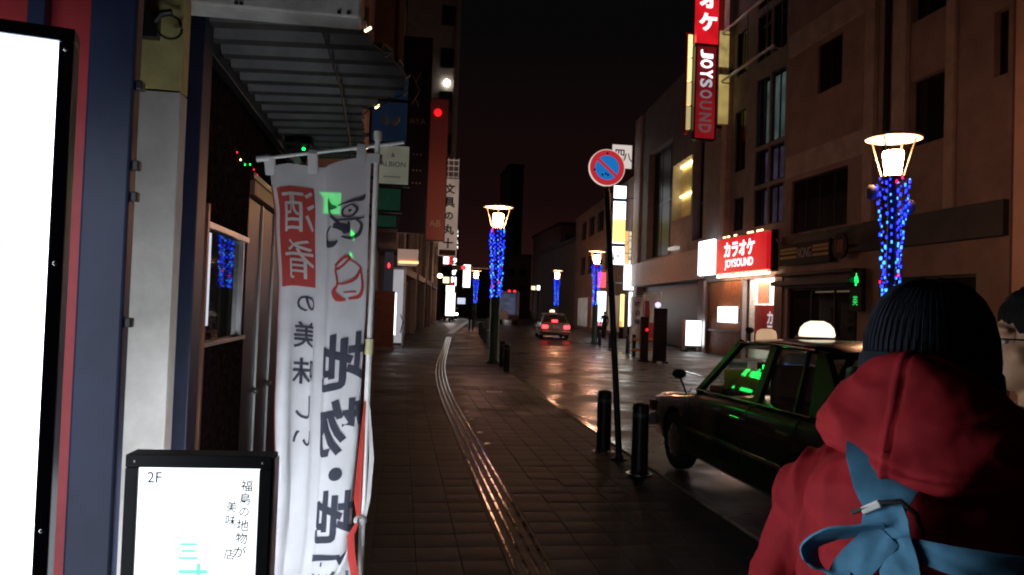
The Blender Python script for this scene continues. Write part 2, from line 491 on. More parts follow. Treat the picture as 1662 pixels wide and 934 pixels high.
pv = strip('paver_bed', -6, 2.76, -.014, bed_m, [PAV0,6,10,12,14,PAV1])
pv.name = 'pavement_near'

def chamfer_block(w, l, h, c=.006):
    mb = MB()
    x, y = w/2, l/2
    vs = [(-x,-y,-h),(x,-y,-h),(x,y,-h),(-x,y,-h),(-x,-y,-c),(x,-y,-c),(x,y,-c),(-x,y,-c),(-x+c,-y+c,0),(x-c,-y+c,0),(x-c,y-c,0),(-x+c,y-c,0)]
    fs = [(0,1,5,4),(1,2,6,5),(2,3,7,6),(3,0,4,7),(4,5,9,8),(5,6,10,9),(6,7,11,10),(7,4,8,11),(8,9,10,11)]
    mb.add(vs, fs); return mb
def one_mesh(mb, name, m):
    me = mb.mesh(name); me.materials.append(m); return me
pav_a = one_mesh(chamfer_block(.2975, .2975, .03, .004), 'paver', paver_m)
pav_b = one_mesh(chamfer_block(.2775, .2975, .03, .004), 'paver', paver_m)
cols = [(-1.03+.3*i+.15, 0) for i in range(6)] + [(1.07+.28*i+.14, 1) for i in range(6)]
rest = MB(); blkA = chamfer_block(.2975, .2975, .03, .004); blkB = chamfer_block(.2775, .2975, .03, .004)
extra = [-1.03-.3*i-.15 for i in range(3)]
row = 0; y = PAV0+.15
while y < PAV1:
    for cx, kd in cols:
        x = cx+sh(y); dz = random.uniform(-.0015, .0015)
        t = Matrix.Rotation(random.uniform(-.006,.006), 4, 'X') @ Matrix.Rotation(random.uniform(-.006,.006), 4, 'Y')
        if 4.3 < y < 11.6:
            o = bpy.data.objects.new('paver', pav_b if kd else pav_a); col.objects.link(o)
            o.parent = pv; o.matrix_local = Matrix.Translation((x, y, dz)) @ t
        else:
            bk = blkB if kd else blkA
            rest.add(bk.v, bk.f, Matrix.Translation((x, y, dz)) @ t)
    for cx in extra: rest.add(blkA.v, blkA.f, Matrix.Translation((cx, y, random.uniform(-.001,.001))))
    y += .3; row += 1
tag(rest.build('paver_field', paver_m, pv), kind='stuff')

# tactile guide strip: blocks with four raised bars
tb = chamfer_block(.297, .297, .03, .003)
for k in range(4):
    bk = chamfer_block(.032, .27, .014, .008); tb.add(bk.v, bk.f, Matrix.Translation((-.1125+.075*k, 0, .008)))
tb_me = one_mesh(tb, 'tactile_block', mat('tactile_block_base', (.11,.088,.058), .55, var=.45, scale=5, bump=.2, bscale=70, spec=.35))
tb_me.materials.append(tact_m)
for p_ in tb_me.polygons:
    if p_.center.z > .0005: p_.material_index = 1
ts = bpy.data.objects.new('tactile_strip', None); col.objects.link(ts); tag(ts, kind='structure')
y = 2.55
while y < 41:
    o = bpy.data.objects.new('tactile_block', tb_me); col.objects.link(o); o.parent = ts
    rz = -math.atan((sh(y+.3)-sh(y-.3))/.6)
    o.location = (.92+sh(y), y, .004+random.uniform(-.001,.001)); o.rotation_euler = (random.uniform(-.004,.004), random.uniform(-.004,.004), rz)
    y += .3
# kerb stones, flush with the road
def kerb(x, name, y0, y1):
    root = bpy.data.objects.new(name, None); col.objects.link(root); tag(root, kind='structure')
    bk = one_mesh(chamfer_block(.135, .592, .12, .012), 'kerb_stone', kerb_m)
    y = y0
    while y < y1:
        o = bpy.data.objects.new('kerb_stone', bk); col.objects.link(o); o.parent = root
        o.location = (x+sh(y), y, .012+random.uniform(-.002,.002))
        o.rotation_euler = (0, 0, -math.atan((sh(y+.3)-sh(y-.3))/.6)); y += .6
kerb(2.83, 'kerb_left', 2.8, 50)
kerb(8.10, 'kerb_right', 8, 60)
# dried gum and dirt spots on the paving
gum = MB()
for i in range(160):
    gx, gy = random.uniform(-.9,2.7), random.uniform(4.4,16); r_ = random.uniform(.008,.03)
    if .74 < gx-sh(gy) < 1.10: continue
    pts = [(gx+r_*random.uniform(.7,1.2)*math.cos(2*math.pi*k/9), gy+r_*random.uniform(.7,1.2)*math.sin(2*math.pi*k/9), .0035) for k in range(9)]
    gum.add(pts, [tuple(range(9))])
tag(gum.build('gum_spots', mat('old_gum', (.035,.033,.033), .6), pv), kind='stuff')
# steel studs beside the guide strip
stud = MB().lathe([(.045,0),(.045,.006),(.036,.012)], 16)
for i, (x, y, lab) in enumerate([(1.135,9.38,'round steel paving stud right of the guide strip, nearest of the right row'),(1.135,10.22,'round steel paving stud right of the guide strip, second from the camera'),(1.135,11.38,'round steel paving stud right of the guide strip, third from the camera'),(1.125,12.19,'round steel paving stud right of the guide strip, farthest of its row')]):
    if i == 0: so = stud.build('paving_stud', steel, None, True)
    else: so = so.copy(); col.objects.link(so)
    so.location = (x, y, .001); tag(so, lab, 'stud', 'steel studs beside the guide strip')
# manhole cover in the pavement
mh = thing('manhole_cover', 'small round iron cover set in the pavement between guide strip and kerb', 'cover', (1.95, 15.2, 0))
MB().lathe([(.16,-.01),(.16,.004),(.15,.005)], 24).build('rim', steel, mh, True)
MB().lathe([(.145,-.01),(.145,.0055),(.13,.007)], 24).build('lid', dark_metal, mh, True)
# far painted lane: red surface with white edge lines
mb = MB(); mb.quad((3.3,47,.004), (8.0,90,.004), (8.6,135,.004), (6.2,135,.004))
tag(mb.build('red_lane_coating', paint_r), kind='structure')
def pline(p0, p1, w):
    p0 = Vector((*p0, .008)); p1 = Vector((*p1, .008)); t = (p1-p0).normalized(); n_ = Vector((-t.y, t.x, 0))*w/2
    return MB().quad(p0-n_, p1-n_, p1+n_, p0+n_)
tag(pline((3.13,46.5), (8.3,91), .4).build('lane_edge_line', paint_w), kind='structure')
tag(pline((8.3,91.4), (9.3,135), .8).build('lane_edge_line', paint_w), kind='structure')

# ------------------------------------------------------------------ facade tools
class Fac:
    def __init__(s, O, adir, ndir):
        s.O = Vector((*O, 0)); s.a = Vector((*adir, 0)).normalized(); s.n = Vector((*ndir, 0)).normalized()
        s.M = Matrix((( s.a.x, s.n.x, 0, s.O.x), (s.a.y, s.n.y, 0, s.O.y), (0, 0, 1, 0), (0, 0, 0, 1)))
    def box(s, mb, a0, a1, n0, n1, z0, z1): mb.box(a0, a1, n0, n1, z0, z1, s.M); return mb
    def p(s, a, n, z): return s.M @ Vector((a, n, z))
    def wall(s, a0, a1, z0, z1, holes, depth=.16, back=6.0):
        mb = MB()
        A = sorted({a0, a1, *[h[0] for h in holes], *[h[1] for h in holes]}); Z = sorted({z0, z1, *[h[2] for h in holes], *[h[3] for h in holes]})
        A = [a for a in A if a0 <= a <= a1]; Z = [z for z in Z if z0 <= z <= z1]
        for i in range(len(A)-1):
            for j in range(len(Z)-1):
                ca, cz = (A[i]+A[i+1])/2, (Z[j]+Z[j+1])/2
                if any(h[0] < ca < h[1] and h[2] < cz < h[3] for h in holes): continue
                mb.quad(s.p(A[i],0,Z[j]), s.p(A[i+1],0,Z[j]), s.p(A[i+1],0,Z[j+1]), s.p(A[i],0,Z[j+1]))
        for h in holes:
            for (p, q) in (((h[0],h[2]),(h[1],h[2])), ((h[1],h[2]),(h[1],h[3])), ((h[1],h[3]),(h[0],h[3])), ((h[0],h[3]),(h[0],h[2]))):
                mb.quad(s.p(p[0],0,p[1]), s.p(q[0],0,q[1]), s.p(q[0],-depth,q[1]), s.p(p[0],-depth,p[1]))
        # side walls, roof
        mb.quad(s.p(a0,0,z0), s.p(a0,0,z1), s.p(a0,-back,z1), s.p(a0,-back,z0))
        mb.quad(s.p(a1,0,z0), s.p(a1,0,z1), s.p(a1,-back,z1), s.p(a1,-back,z0))
        mb.quad(s.p(a0,0,z1), s.p(a1,0,z1), s.p(a1,-back,z1), s.p(a0,-back,z1))
        mb.quad(s.p(a0,-back,z0), s.p(a1,-back,z0), s.p(a1,-back,z1), s.p(a0,-back,z1))
        return mb
    def window(s, root, h, n=2, fr=.05, depth=.12, pm=None, fm=None, rows=1, name='window', inner=True):
        a0, a1, z0, z1 = h; fm = fm or frame_m; pm = pm or pane_dark
        mb = MB(); s.box(mb, a0, a1, -depth-.04, -depth+.03, z0, z0+fr); s.box(mb, a0, a1, -depth-.04, -depth+.03, z1-fr, z1)
        s.box(mb, a0, a0+fr, -depth-.04, -depth+.03, z0+fr, z1-fr); s.box(mb, a1-fr, a1, -depth-.04, -depth+.03, z0+fr, z1-fr)
        for k in range(1, n):
            a = a0+(a1-a0)*k/n; s.box(mb, a-fr/2, a+fr/2, -depth-.03, -depth+.024, z0+fr, z1-fr)
        for k in range(1, rows):
            z = z0+(z1-z0)*k/rows; s.box(mb, a0+fr, a1-fr, -depth-.026, -depth+.02, z-fr/2, z+fr/2)
        w = mb.build(name, fm, root)
        for k in range(n):
            for r_ in range(rows):
                p0, p1 = a0+(a1-a0)*k/n+.01, a0+(a1-a0)*(k+1)/n-.01
                q0, q1 = z0+(z1-z0)*r_/rows+.01, z0+(z1-z0)*(r_+1)/rows-.01
                mb = MB(); s.box(mb, p0, p1, -depth-.012, -depth-.002, q0, q1); mb.build('pane', pm, w)
        return w
def worldparts(root):     # root sits at its base; children were authored in world space
    inv = root.matrix_basis.inverted()
    for c in root.children: c.matrix_parent_inverse = inv
    return root
def bthing(name, label, cat, base, group=None): return thing(name, label, cat, (*base, 0) if len(base) == 2 else base, 0, group)
X_, Y_, Z_ = Vector((1,0,0)), Vector((0,1,0)), Vector((0,0,1))

# ================================================================== LEFT: restaurant front
rb = bthing('restaurant_building', 'restaurant front with red board wall, navy posts and polished brown granite beside the banner', 'building', (-1.5, 4.5))
# red board wall facing the camera, boards with navy slats between
for i in range(9):
    x1 = -.90-.155*i
    MB().box(x1-.150, x1, 2.30, 2.34, 0, 3.4).build('board', red_wall, rb, bevel=.003)
MB().box(-2.4, -.90, 2.345, 2.40, 0, 3.4).build('backing_wall', navy, rb)
for i in range(7):
    x1 = -1.005-.16*i
    MB().box(x1-.045, x1, 2.255, 2.298, 2.36, 3.4).build('slat', navy, rb, bevel=.003)
MB().box(-.898, -.772, 2.28, 2.34, 0, 3.6).build('post', navy, rb, bevel=.008)
for z in (2.30, 2.07, 1.98, 1.62):
    MB().box(-.771, -.752, 2.29, 2.32, z-.014, z+.014).build('bracket', dark_metal, rb, bevel=.004)
MB().box(-1.6, -.905, 3.2, 3.3, 0, 2.52).build('plaster_wall', cream, rb, bevel=.004)
MB().box(-1.6, -.905, 3.205, 3.3, 2.526, 3.0).build('plaster_wall', mat('lamp_tinted_plaster', (.72,.62,.26), .7, var=.2, scale=6, bump=.15), rb, bevel=.004)  # yellow light of an unseen lamp put into the upper plaster colour
mb = MB().box(-1.09, -.99, 3.15, 3.199, 2.72, 2.82).tube([(-1.0,3.15,2.78),(-.97,3.13,2.81),(-.93,3.13,2.82)], .012, 8)
mb.build('junction_box', dark_metal, rb, bevel=.004)
loop = [(-1.0+.045*math.cos(t)+.05, 3.16+.02*math.sin(t*1.3), 2.77+.05*math.sin(t)) for t in [i*.35 for i in range(19)]]
MB().tube(loop, .005, 6).build('cable', cable_m, rb, True)
MB().box(-1.12, -.93, 3.62, 3.78, 0, 3.3).build('pillar', mat('dark_navy_pillar', (.012,.018,.05), .45, var=.2), rb, bevel=.006)
# granite side wall along the street
F0 = Fac((-1.05, 0), (0,1), (1,0))
def gpanel(a0, a1, z0, z1, m=granite, n=0, name='stone_panel'):
    mb = MB(); F0.box(mb, a0+.003, a1-.003, n-.05, n, z0+.003, z1-.003); return mb.build(name, m, rb, bevel=.002)
gpanel(3.8, 4.22, 0, 2.95); gpanel(4.22, 5.42, 2.12, 2.95); gpanel(4.22, 5.42, 0, 1.42)
gpanel(5.42, 7.6, 2.62, 2.95)
mb = MB(); F0.box(mb, 3.7, 9.0, -.2, -.055, 0, 3.2); mb.build('wall_core', dark_wall, rb)
mb = MB(); F0.box(mb, 4.215, 4.255, -.02, .028, 0, 2.2); mb.build('corner_trim', mat('copper_trim', (.35,.17,.12), .4, .6), rb, bevel=.003)
w = MB(); F0.box(w, 4.26, 5.42, -.04, .012, 2.08, 2.115); F0.box(w, 4.26, 5.42, -.04, .012, 1.425, 1.45); F0.box(w, 5.25, 5.28, -.04, .01, 1.451, 2.079)
w = w.build('window', alu, rb, bevel=.002)
mb = MB(); F0.box(mb, 4.26, 5.248, -.045, -.02, 1.452, 2.078); mb.build('pane', granite2, w)
mb = MB(); F0.box(mb, 4.275, 4.47, -.019, -.012, 1.54, 2.06); mb.build('pane_reflection', emi('pane_reflection', (.72,.82,1), .75), w)  # glowing panel standing in for a white reflection on the window pane
mb = MB(); F0.box(mb, 5.282, 5.42, -.045, -.02, 1.452, 2.078); mb.build('pane', granite2, w)
for a0, a1 in ((5.44, 5.92), (5.94, 6.48), (6.5, 7.3)):
    d = MB(); F0.box(d, a0, a1, -.05, -.006, .02, 2.40); d = d.build('door_leaf', navy_wall, rb, bevel=.003)
    mb = MB(); F0.box(mb, a1-.012, a1+.004, -.03, .008, .02, 2.40); mb.build('edge_strip', alu, d)
    mb = MB(); mb.ell(F0.p(a1-.08, .02, 1.02), (.022,.022,.022), 12, 8); mb.build('door_knob', steel, d, True)
mb = MB(); F0.box(mb, 5.43, 7.5, -.05, .03, 2.42, 2.52); mb.build('door_lintel', mat('oiled_copper_lintel', (.30,.15,.10), .5, .2), rb, bevel=.004)
mb = MB(); F0.box(mb, 5.43, 7.5, -.05, .02, 2.535, 2.58); mb.build('door_lintel', dark_metal, rb, bevel=.004)
# white signboard beam overhead
mb = MB().box(-1.5, -.22, 3.36, 3.52, 2.945, 3.35)
mb.build('fascia_beam', dirty_white, rb, bevel=.01)
for x in (-.74, -.72, -.31, -.27):
    MB().box(x-.008, x+.008, 3.354, 3.362, 2.955, 2.968).build('rust_spot', mat('rust', (.05,.03,.02), .9), rb)
# ribbed awning: sheet strips with a bulged outer edge
edge = [(3.54,-.22),(3.85,-.22),(4.12,-.09),(4.45,-.01),(4.75,-.03),(5.05,-.18),(5.3,-.31),(7.1,-.37)]
def outer(y):
    for (y0,x0),(y1,x1) in zip(edge, edge[1:]):
        if y0 <= y <= y1: return x0+(x1-x0)*(y-y0)/(y1-y0)
    return -.37
aw = MB().box(-1.03, -.985, 3.54, 7.1, 2.93, 3.06).build('awning_rail', dark_metal, rb, bevel=.004)
yy = 3.56
while yy < 7.0:
    yb = yy+.235; x0 = -.98
    prof = [(0,3.03),(.10,3.03),(.125,2.985),(.205,2.985),(.233,3.03)]
    mb = MB(); r1 = []; r2 = []
    for dy, z in prof:
        r1.append((x0, yy+dy, z)); r2.append((outer(yy+dy), yy+dy, z+.03))
    n_ = len(prof); vs = r1+r2+[(p[0],p[1],p[2]+.012) for p in r1]+[(p[0],p[1],p[2]+.012) for p in r2]
    fs = []
    for k in range(n_-1): fs += [(k,k+1,n_+k+1,n_+k),(2*n_+k,3*n_+k,3*n_+k+1,2*n_+k+1)]
    for k in range(n_-1): fs += [(n_+k,n_+k+1,3*n_+k+1,3*n_+k),(k,2*n_+k,2*n_+k+1,k+1)]
    fs += [(0,n_,3*n_,2*n_),(n_-1,3*n_-1,4*n_-1,2*n_-1)]
    mb.add(vs, fs).build('awning_strip', zinc, rb)
    yy += .235
MB().tube([(-.42,3.55,3.0),(-.40,4.6,2.98),(-.42,5.8,2.9),(-.43,6.6,2.72)], .006, 6).build('awning_cable', cable_m, rb, True)
worldparts(rb)
for i,(y,x) in enumerate([(3.7,-.215),(3.98,-.155),(4.3,-.045),(4.6,-.015),(4.9,-.1)]):
    pass
# edge light string of the awning
els = bthing('awning_light_string', 'string of small lamps clipped along the outer edge of the ribbed awning', 'light string', (-.2,4.5,3.0))
pts = [(outer(y)+.012, y, 3.01) for y in [3.56+.12*i for i in range(28)]]
MB().tube(pts, .004, 6).build('wire', cable_m, els, True)
for i, p in enumerate(pts[1::3]):
    MB().tube([(p[0]-.005,p[1]-.012,p[2]-.012),(p[0]+.018,p[1]+.01,p[2]+.014)], .006, 8).build('lamp_bulb', mat('clear_bulb', (.75,.62,.55), .2, var=.05) if i % 4 else bulb_w, els, True)
worldparts(els)
# wall lantern under the awning
ln = bthing('wall_lantern', 'black four-sided wall lantern with glass panes under the ribbed awning', 'lantern', (-.9,6.2,2.72))
mb = MB(); c0 = (-.84, 6.15)
for sx in (-1,1):
    for sy in (-1,1): mb.tube([(c0[0]+.05*sx,c0[1]+.05*sy,2.69),(c0[0]+.095*sx,c0[1]+.095*sy,2.91)], .009, 6)
mb.box(c0[0]-.1,c0[0]+.1,c0[1]-.1,c0[1]+.1,2.91,2.925).box(c0[0]-.06,c0[0]+.06,c0[1]-.06,c0[1]+.06,2.68,2.693)
mb.build('lantern_frame', dark_metal, ln)
MB().lathe([(.13,2.926),(.06,2.99),(.015,3.01)], 4, (c0[0],c0[1],0)).build('lantern_roof', dark_metal, ln)
MB().lathe([(.055,2.695),(.02,2.64),(.006,2.62)], 8, (c0[0],c0[1],0)).build('finial', dark_metal, ln)
mb = MB()
for g4 in range(4):
    a_, b_ = g4*math.pi/2+math.pi/4, (g4+1)*math.pi/2+math.pi/4
    mb.quad((c0[0]+.068*math.cos(a_),c0[1]+.068*math.sin(a_),2.695),(c0[0]+.068*math.cos(b_),c0[1]+.068*math.sin(b_),2.695),(c0[0]+.13*math.cos(b_),c0[1]+.13*math.sin(b_),2.908),(c0[0]+.13*math.cos(a_),c0[1]+.13*math.sin(a_),2.908))
mb.build('pane', glass('lantern_pane', (.8,.85,.85)), ln)
MB().ell((c0[0],c0[1],2.80), (.025,.025,.035)).build('dead_bulb', mat('frosted_bulb', (.7,.72,.7), .4), ln, True)
MB().ell((c0[0]+.05,c0[1]-.06,2.885), (.013,.013,.013), 8, 6).build('green_glint', green_led, ln, True)
MB().tube([(-1.05,6.15,2.96),(-.95,6.15,3.02),(c0[0],6.15,3.01)], .012, 8).build('bracket_arm', dark_metal, ln, True)
worldparts(ln)
# small decorative lights on the granite
dl = bthing('fairy_lights', 'short string of tiny red and green fairy lights on the dark wall above the door', 'light string', (-1.03,5.0,2.5))
MB().tube([(-1.04,4.85,2.62),(-1.035,5.1,2.58),(-1.035,5.35,2.61),(-1.035,5.6,2.58)], .003, 6).build('wire', cable_m, dl, True)
for (yy,zz,mm) in [(4.87,2.60,led_r),(4.98,2.575,bulb_w),(5.12,2.57,green_led),(5.28,2.60,green_led),(5.42,2.59,led_r),(5.55,2.575,led_r)]:
    MB().ell((-1.03,yy,zz), (.004,.004,.006), 8, 6).build('bulb', mm, dl, True)
worldparts(dl)

# ------------------------------------------------------------------ large lightbox sign
ls = thing('lightbox_sign', 'tall glaring white lightbox sign in a dark frame at the left edge', 'sign', (-.715,1.76,0), R(13))
zt, wd = 2.262, .92
MB().box(-wd,0,-.035,.035,zt-.030,zt).box(-wd,0,-.035,.035,.12,.15).box(-wd,-wd+.03,-.035,.035,.151,zt-.031).box(-.030,0,-.035,.035,.151,zt-.031).build('frame', navy, ls, bevel=.003)
MB().box(-wd+.031,-.031,-.026,-.016,.152,zt-.032).build('lit_face', box_big, ls)
MB().box(-wd+.031,-.031,.016,.026,.152,zt-.032).build('rear_lit_face', emi('large_lightbox_rear_face', (.80,.90,1), 1.5), ls)
for i, ch in enumerate('福島の地酒'): text_obj(ch, (-.115,-.0275,1.98-.10*i), X_, Z_, faint, ls, h=.045)
text_obj('ろ', (-.16,-.0275,1.30), X_, Z_, teal_print, ls, h=.14)
for z in (2.215, 1.76, 1.2): MB().ell((-.015,-.036,z), (.005,.003,.005), 8, 6).build('screw', steel, ls, True)
MB().box(-wd+.1,-wd+.16,-.18,.18,0,.119).box(-.16,-.10,-.18,.18,0,.119).build('foot', dark_metal, ls, bevel=.004)

# ------------------------------------------------------------------ stand sign 2F
ss = thing('stand_sign', 'low black-framed lit stand sign lettered 2F with brush writing', 'sign', (-.525,2.235,0), R(-3))
hw = .195; zt = 1.265
MB().box(-hw,hw,-.04,.04,zt-.035,zt).box(-hw,hw,-.04,.04,.10,.135).box(-hw,-hw+.034,-.04,.04,.136,zt-.036).box(hw-.034,hw,-.04,.04,.136,zt-.036).build('frame', black, ss, bevel=.003)
MB().box(-hw+.035,hw-.035,-.033,-.020,.137,zt-.037).build('lit_face', box_2f, ss)
MB().box(-hw+.035,hw-.035,.020,.033,.137,zt-.037).build('rear_lit_face', box_2fb, ss)
MB().box(hw+.001,hw+.006,-.03,.03,.12,zt-.01).build('side_trim', alu, ss, bevel=.001)
MB().box(-hw,-hw+.04,-.2,.2,.0,.1).box(hw-.04,hw,-.2,.2,.0,.1).build('foot', black, ss, bevel=.005)
yf = -.0345
text_obj('2F', (-.118,yf,zt-.062), X_, Z_, mat('grey_print', (.12,.12,.14), .7), ss, h=.030, offset=.012)
brush = mat('grey_brush_ink', (.02,.02,.03), .8)
for i, ch in enumerate('福島の地物が'): text_obj(ch, (.128-.002*i,yf,zt-.082-.036*i), X_, Z_, brush, ss, h=.032 if ch != 'の' else .024, rot=R(-4), offset=.013)
for ch, z in (('美',.140),('味',.178),('店',.270)): text_obj(ch, (.090,yf,zt-z), X_, Z_, brush, ss, h=.030, rot=R(-6), offset=.011)
text_obj('三', (-.02,yf,zt-.262), X_, Z_, teal_print, ss, h=.045, offset=.03); text_obj('寸', (-.005,yf,zt-.335), X_, Z_, teal_print, ss, h=.08, offset=.03)
for x in (-.17,.17): MB().ell((x,-.041,zt-.018), (.004,.002,.004), 8, 6).build('screw', steel, ss, True)

# ------------------------------------------------------------------ banner flag
bn = bthing('banner_flag', 'white nobori banner on a white pole with red box and mirrored black brush writing', 'banner', (-.11,3.0))
mb = MB().tube([(-.11,3.0,.12),(-.11,3.0,1.55)], .0125, 14).tube([(-.11,3.0,1.55),(-.11,3.0,2.345)], .011, 14)
mb.build('pole', white_paint, bn, True)
MB().tube([(-.11,3.0,1.50),(-.11,3.0,1.56)], .018, 14).build('pole_collar', mat('yellowed_plastic', (.62,.58,.34), .5), bn, True)
MB().lathe([(.015,0),(.017,.02),(.016,.035)], 14, (-.11,3.0,2.335)).build('pole_cap', mat('ivory_plastic', (.66,.64,.56), .5), bn, True)
MB().tube([(-.54,2.99,2.235),(-.11,3.0,2.315),(-.008,3.003,2.335)], .007, 10).build('crossbar', white_paint, bn, True)
MB().tube([(-.56,2.99,2.232),(-.515,2.99,2.240)], .012, 10).build('bar_end', white_paint, bn, True)
MB().lathe([(.20,0),(.20,.06),(.17,.10),(.06,.13),(.03,.17)], 28, (-.11,3.0,0)).build('base_tank', mat('grey_base_plastic', (.25,.26,.28), .6), bn, True)
ZT, ZB = 2.205, .50
def lerp(a, b, t): return a+(b-a)*t
def piece(v, pts):
    for (a, x), (b, y_) in zip(pts, pts[1:]):
        if a <= v <= b:
            t = (v-a)/(b-a); t = t*t*(3-2*t); return x+(y_-x)*t
    return pts[-1][1]
def cloth(u, v):
    xl = piece(v, [(0,-.517),(.12,-.49),(.28,-.468),(.5,-.462),(.75,-.448),(1,-.46)])
    xr = piece(v, [(0,-.132),(.3,-.128),(.55,-.135),(.8,-.150),(1,-.19)])
    uu = piece(u, [(0,0),(.2,.17),(.42,.42),(.55,.56),(1,1)])
    x = lerp(xl, xr, uu)
    amp = .35+.65*min(1, v*2.2)
    y = 3.005 + .042*math.sin(u*6.0-.6+.8*v)*amp + .015*math.sin(u*15+v*5)*amp*.8 + .012*math.sin(v*9+u*3)
    y += .05*(max(0, .12-u)/.12)**1.5
    zt_ = ZT+.055*u + .012*math.sin(u*9)
    z = lerp(zt_, ZB, v) - .02*math.sin(u*math.pi)*v
    y += .006*noise.noise(Vector((u*5, v*14, 3.3)))
    return Vector((x, y, z))
def cnorm(u, v):
    e = .01
    du = cloth(min(1,u+e), v)-cloth(max(0,u-e), v); dv = cloth(u, min(1,v+e))-cloth(u, max(0,v-e))
    n_ = du.cross(dv).normalized()
    return n_ if n_.y < 0 else -n_
NU, NV = 30, 64
mb = MB()
for j in range(NV+1):
    for i in range(NU+1): mb.v.append(tuple(cloth(i/NU, j/NV)))
for j in range(NV):
    for i in range(NU): mb.f.append((j*(NU+1)+i, j*(NU+1)+i+1, (j+1)*(NU+1)+i+1, (j+1)*(NU+1)+i))
fl_white = cloth_mat('banner_white_cloth', (.74,.74,.78))
flag = mb.build('cloth', fl_white, bn, True, fix=False)
def on_cloth(vs2, fs, name, m, off=.003):   # vs2 in (u,v); split along the cloth grid, then lay on it
    b = bmesh.new()
    bv = [b.verts.new((p[0], p[1], 0)) for p in vs2]
    for f in fs:
        try: b.faces.new([bv[i] for i in f])
        except ValueError: pass
    us = [p[0] for p in vs2]; vv = [p[1] for p in vs2]
    for i in range(int(min(us)*NU), int(max(us)*NU)+2):
        bmesh.ops.bisect_plane(b, geom=b.verts[:]+b.edges[:]+b.faces[:], plane_co=(i/NU,0,0), plane_no=(1,0,0))
    for j in range(int(min(vv)*NV), int(max(vv)*NV)+2):
        bmesh.ops.bisect_plane(b, geom=b.verts[:]+b.edges[:]+b.faces[:], plane_co=(0,j/NV,0), plane_no=(0,1,0))
    b.verts.index_update()
    def lin(u, v):      # bilinear on the cloth's own facets
        u = min(.99999, max(0, u)); v = min(.99999, max(0, v))
        i, j = int(u*NU), int(v*NV); a, c = u*NU-i, v*NV-j
        p00, p10, p01, p11 = cloth(i/NU,j/NV), cloth((i+1)/NU,j/NV), cloth(i/NU,(j+1)/NV), cloth((i+1)/NU,(j+1)/NV)
        return (p00*(1-a)+p10*a)*(1-c)+(p01*(1-a)+p11*a)*c
    for v_ in b.verts:
        u, v = v_.co.x, v_.co.y
        v_.co = lin(u, v)+cnorm(min(1,max(0,u)), min(1,max(0,v)))*off
    me = bpy.data.meshes.new(name); b.to_mesh(me); b.free(); me.materials.append(m)
    o = bpy.data.objects.new(name, me); col.objects.link(o); o.parent = bn
    return o
def vz(z): return (ZT+.03-z)/(ZT+.03-ZB)
UW = .40   # metres across u=0..1
def flag_text(chars, u, items, name, m, off=.0012, emb=0.0):
    for ch, z, h, w in items:
        vs, fs, W, H = text_geo(ch, emb)
        out = [(u - x*(w/W)/UW, vz(z) - y*(h/H)/(ZT-ZB)) for x, y in vs]   # mirrored: seen from the back
        on_cloth(out, fs, name, m, off)
def rect(u0, u1, z0, z1): return [(u0,vz(z1)),(u1,vz(z1)),(u1,vz(z0)),(u0,vz(z0))], [(0,1,2,3)]
cl_red = cloth_mat('banner_red_print', (.55,.07,.06)); cl_ink = cloth_mat('banner_black_print', (.05,.055,.08)); cl_wht = cloth_mat('banner_white_print', (.72,.70,.70))
on_cloth(*rect(0, .035, ZB+.005, 2.17), 'hem', cl_red)
on_cloth(*rect(.075, .43, 1.765, 2.15), 'red_panel', cl_red)
flag_text('', .255, [('酒',2.055,.155,.115),('肴',1.87,.15,.11)], 'lettering', cl_wht, .0065, .0)
flag_text('', .33, [('の',1.70,.06,.055),('美',1.58,.10,.075),('味',1.44,.10,.08),('し',1.30,.09,.05),('い',1.18,.06,.07)], 'lettering', cl_ink, .004, .014)
flag_text('', .76, [('地',1.47,.21,.185),('物',1.22,.21,.185),('・',1.045,.05,.05),('地',.89,.19,.175),('酒',.66,.20,.175)], 'lettering', cl_ink, .004, .03)
# emblem: brush eye with two horns over a curled body
def stroke(pts, wd):
    vs = []; fs = []
    P = [Vector((p[0], p[1])) for p in pts]
    # smooth
    Q = []; Wd = []
    for i in range(len(P)-1):
        p0, p1, p2, p3 = P[max(i-1,0)], P[i], P[i+1], P[min(i+2,len(P)-1)]
        for k in range(6):
            t = k/6
            Q.append(.5*((2*p1)+(p2-p0)*t+(2*p0-5*p1+4*p2-p3)*t*t+(3*p1-p0-3*p2+p3)*t**3)); Wd.append(wd[i]+(wd[i+1]-wd[i])*t)
    Q.append(P[-1]); Wd.append(wd[-1])
    for i, q in enumerate(Q):
        t = (Q[min(i+1,len(Q)-1)]-Q[max(i-1,0)]).normalized(); n_ = Vector((-t.y, t.x))*Wd[i]/2
        vs += [q-n_, q+n_]
        if i: fs.append((2*i-2, 2*i, 2*i+1, 2*i-1))
    return vs, fs
def emblem(strokes, cu, cz, name, m):
    for pts, wd in strokes:
        vs, fs = stroke(pts, wd)
        on_cloth([(cu+.80*p.x/UW, vz(cz+.86*p.y)) for p in vs], fs, name, m, .004)
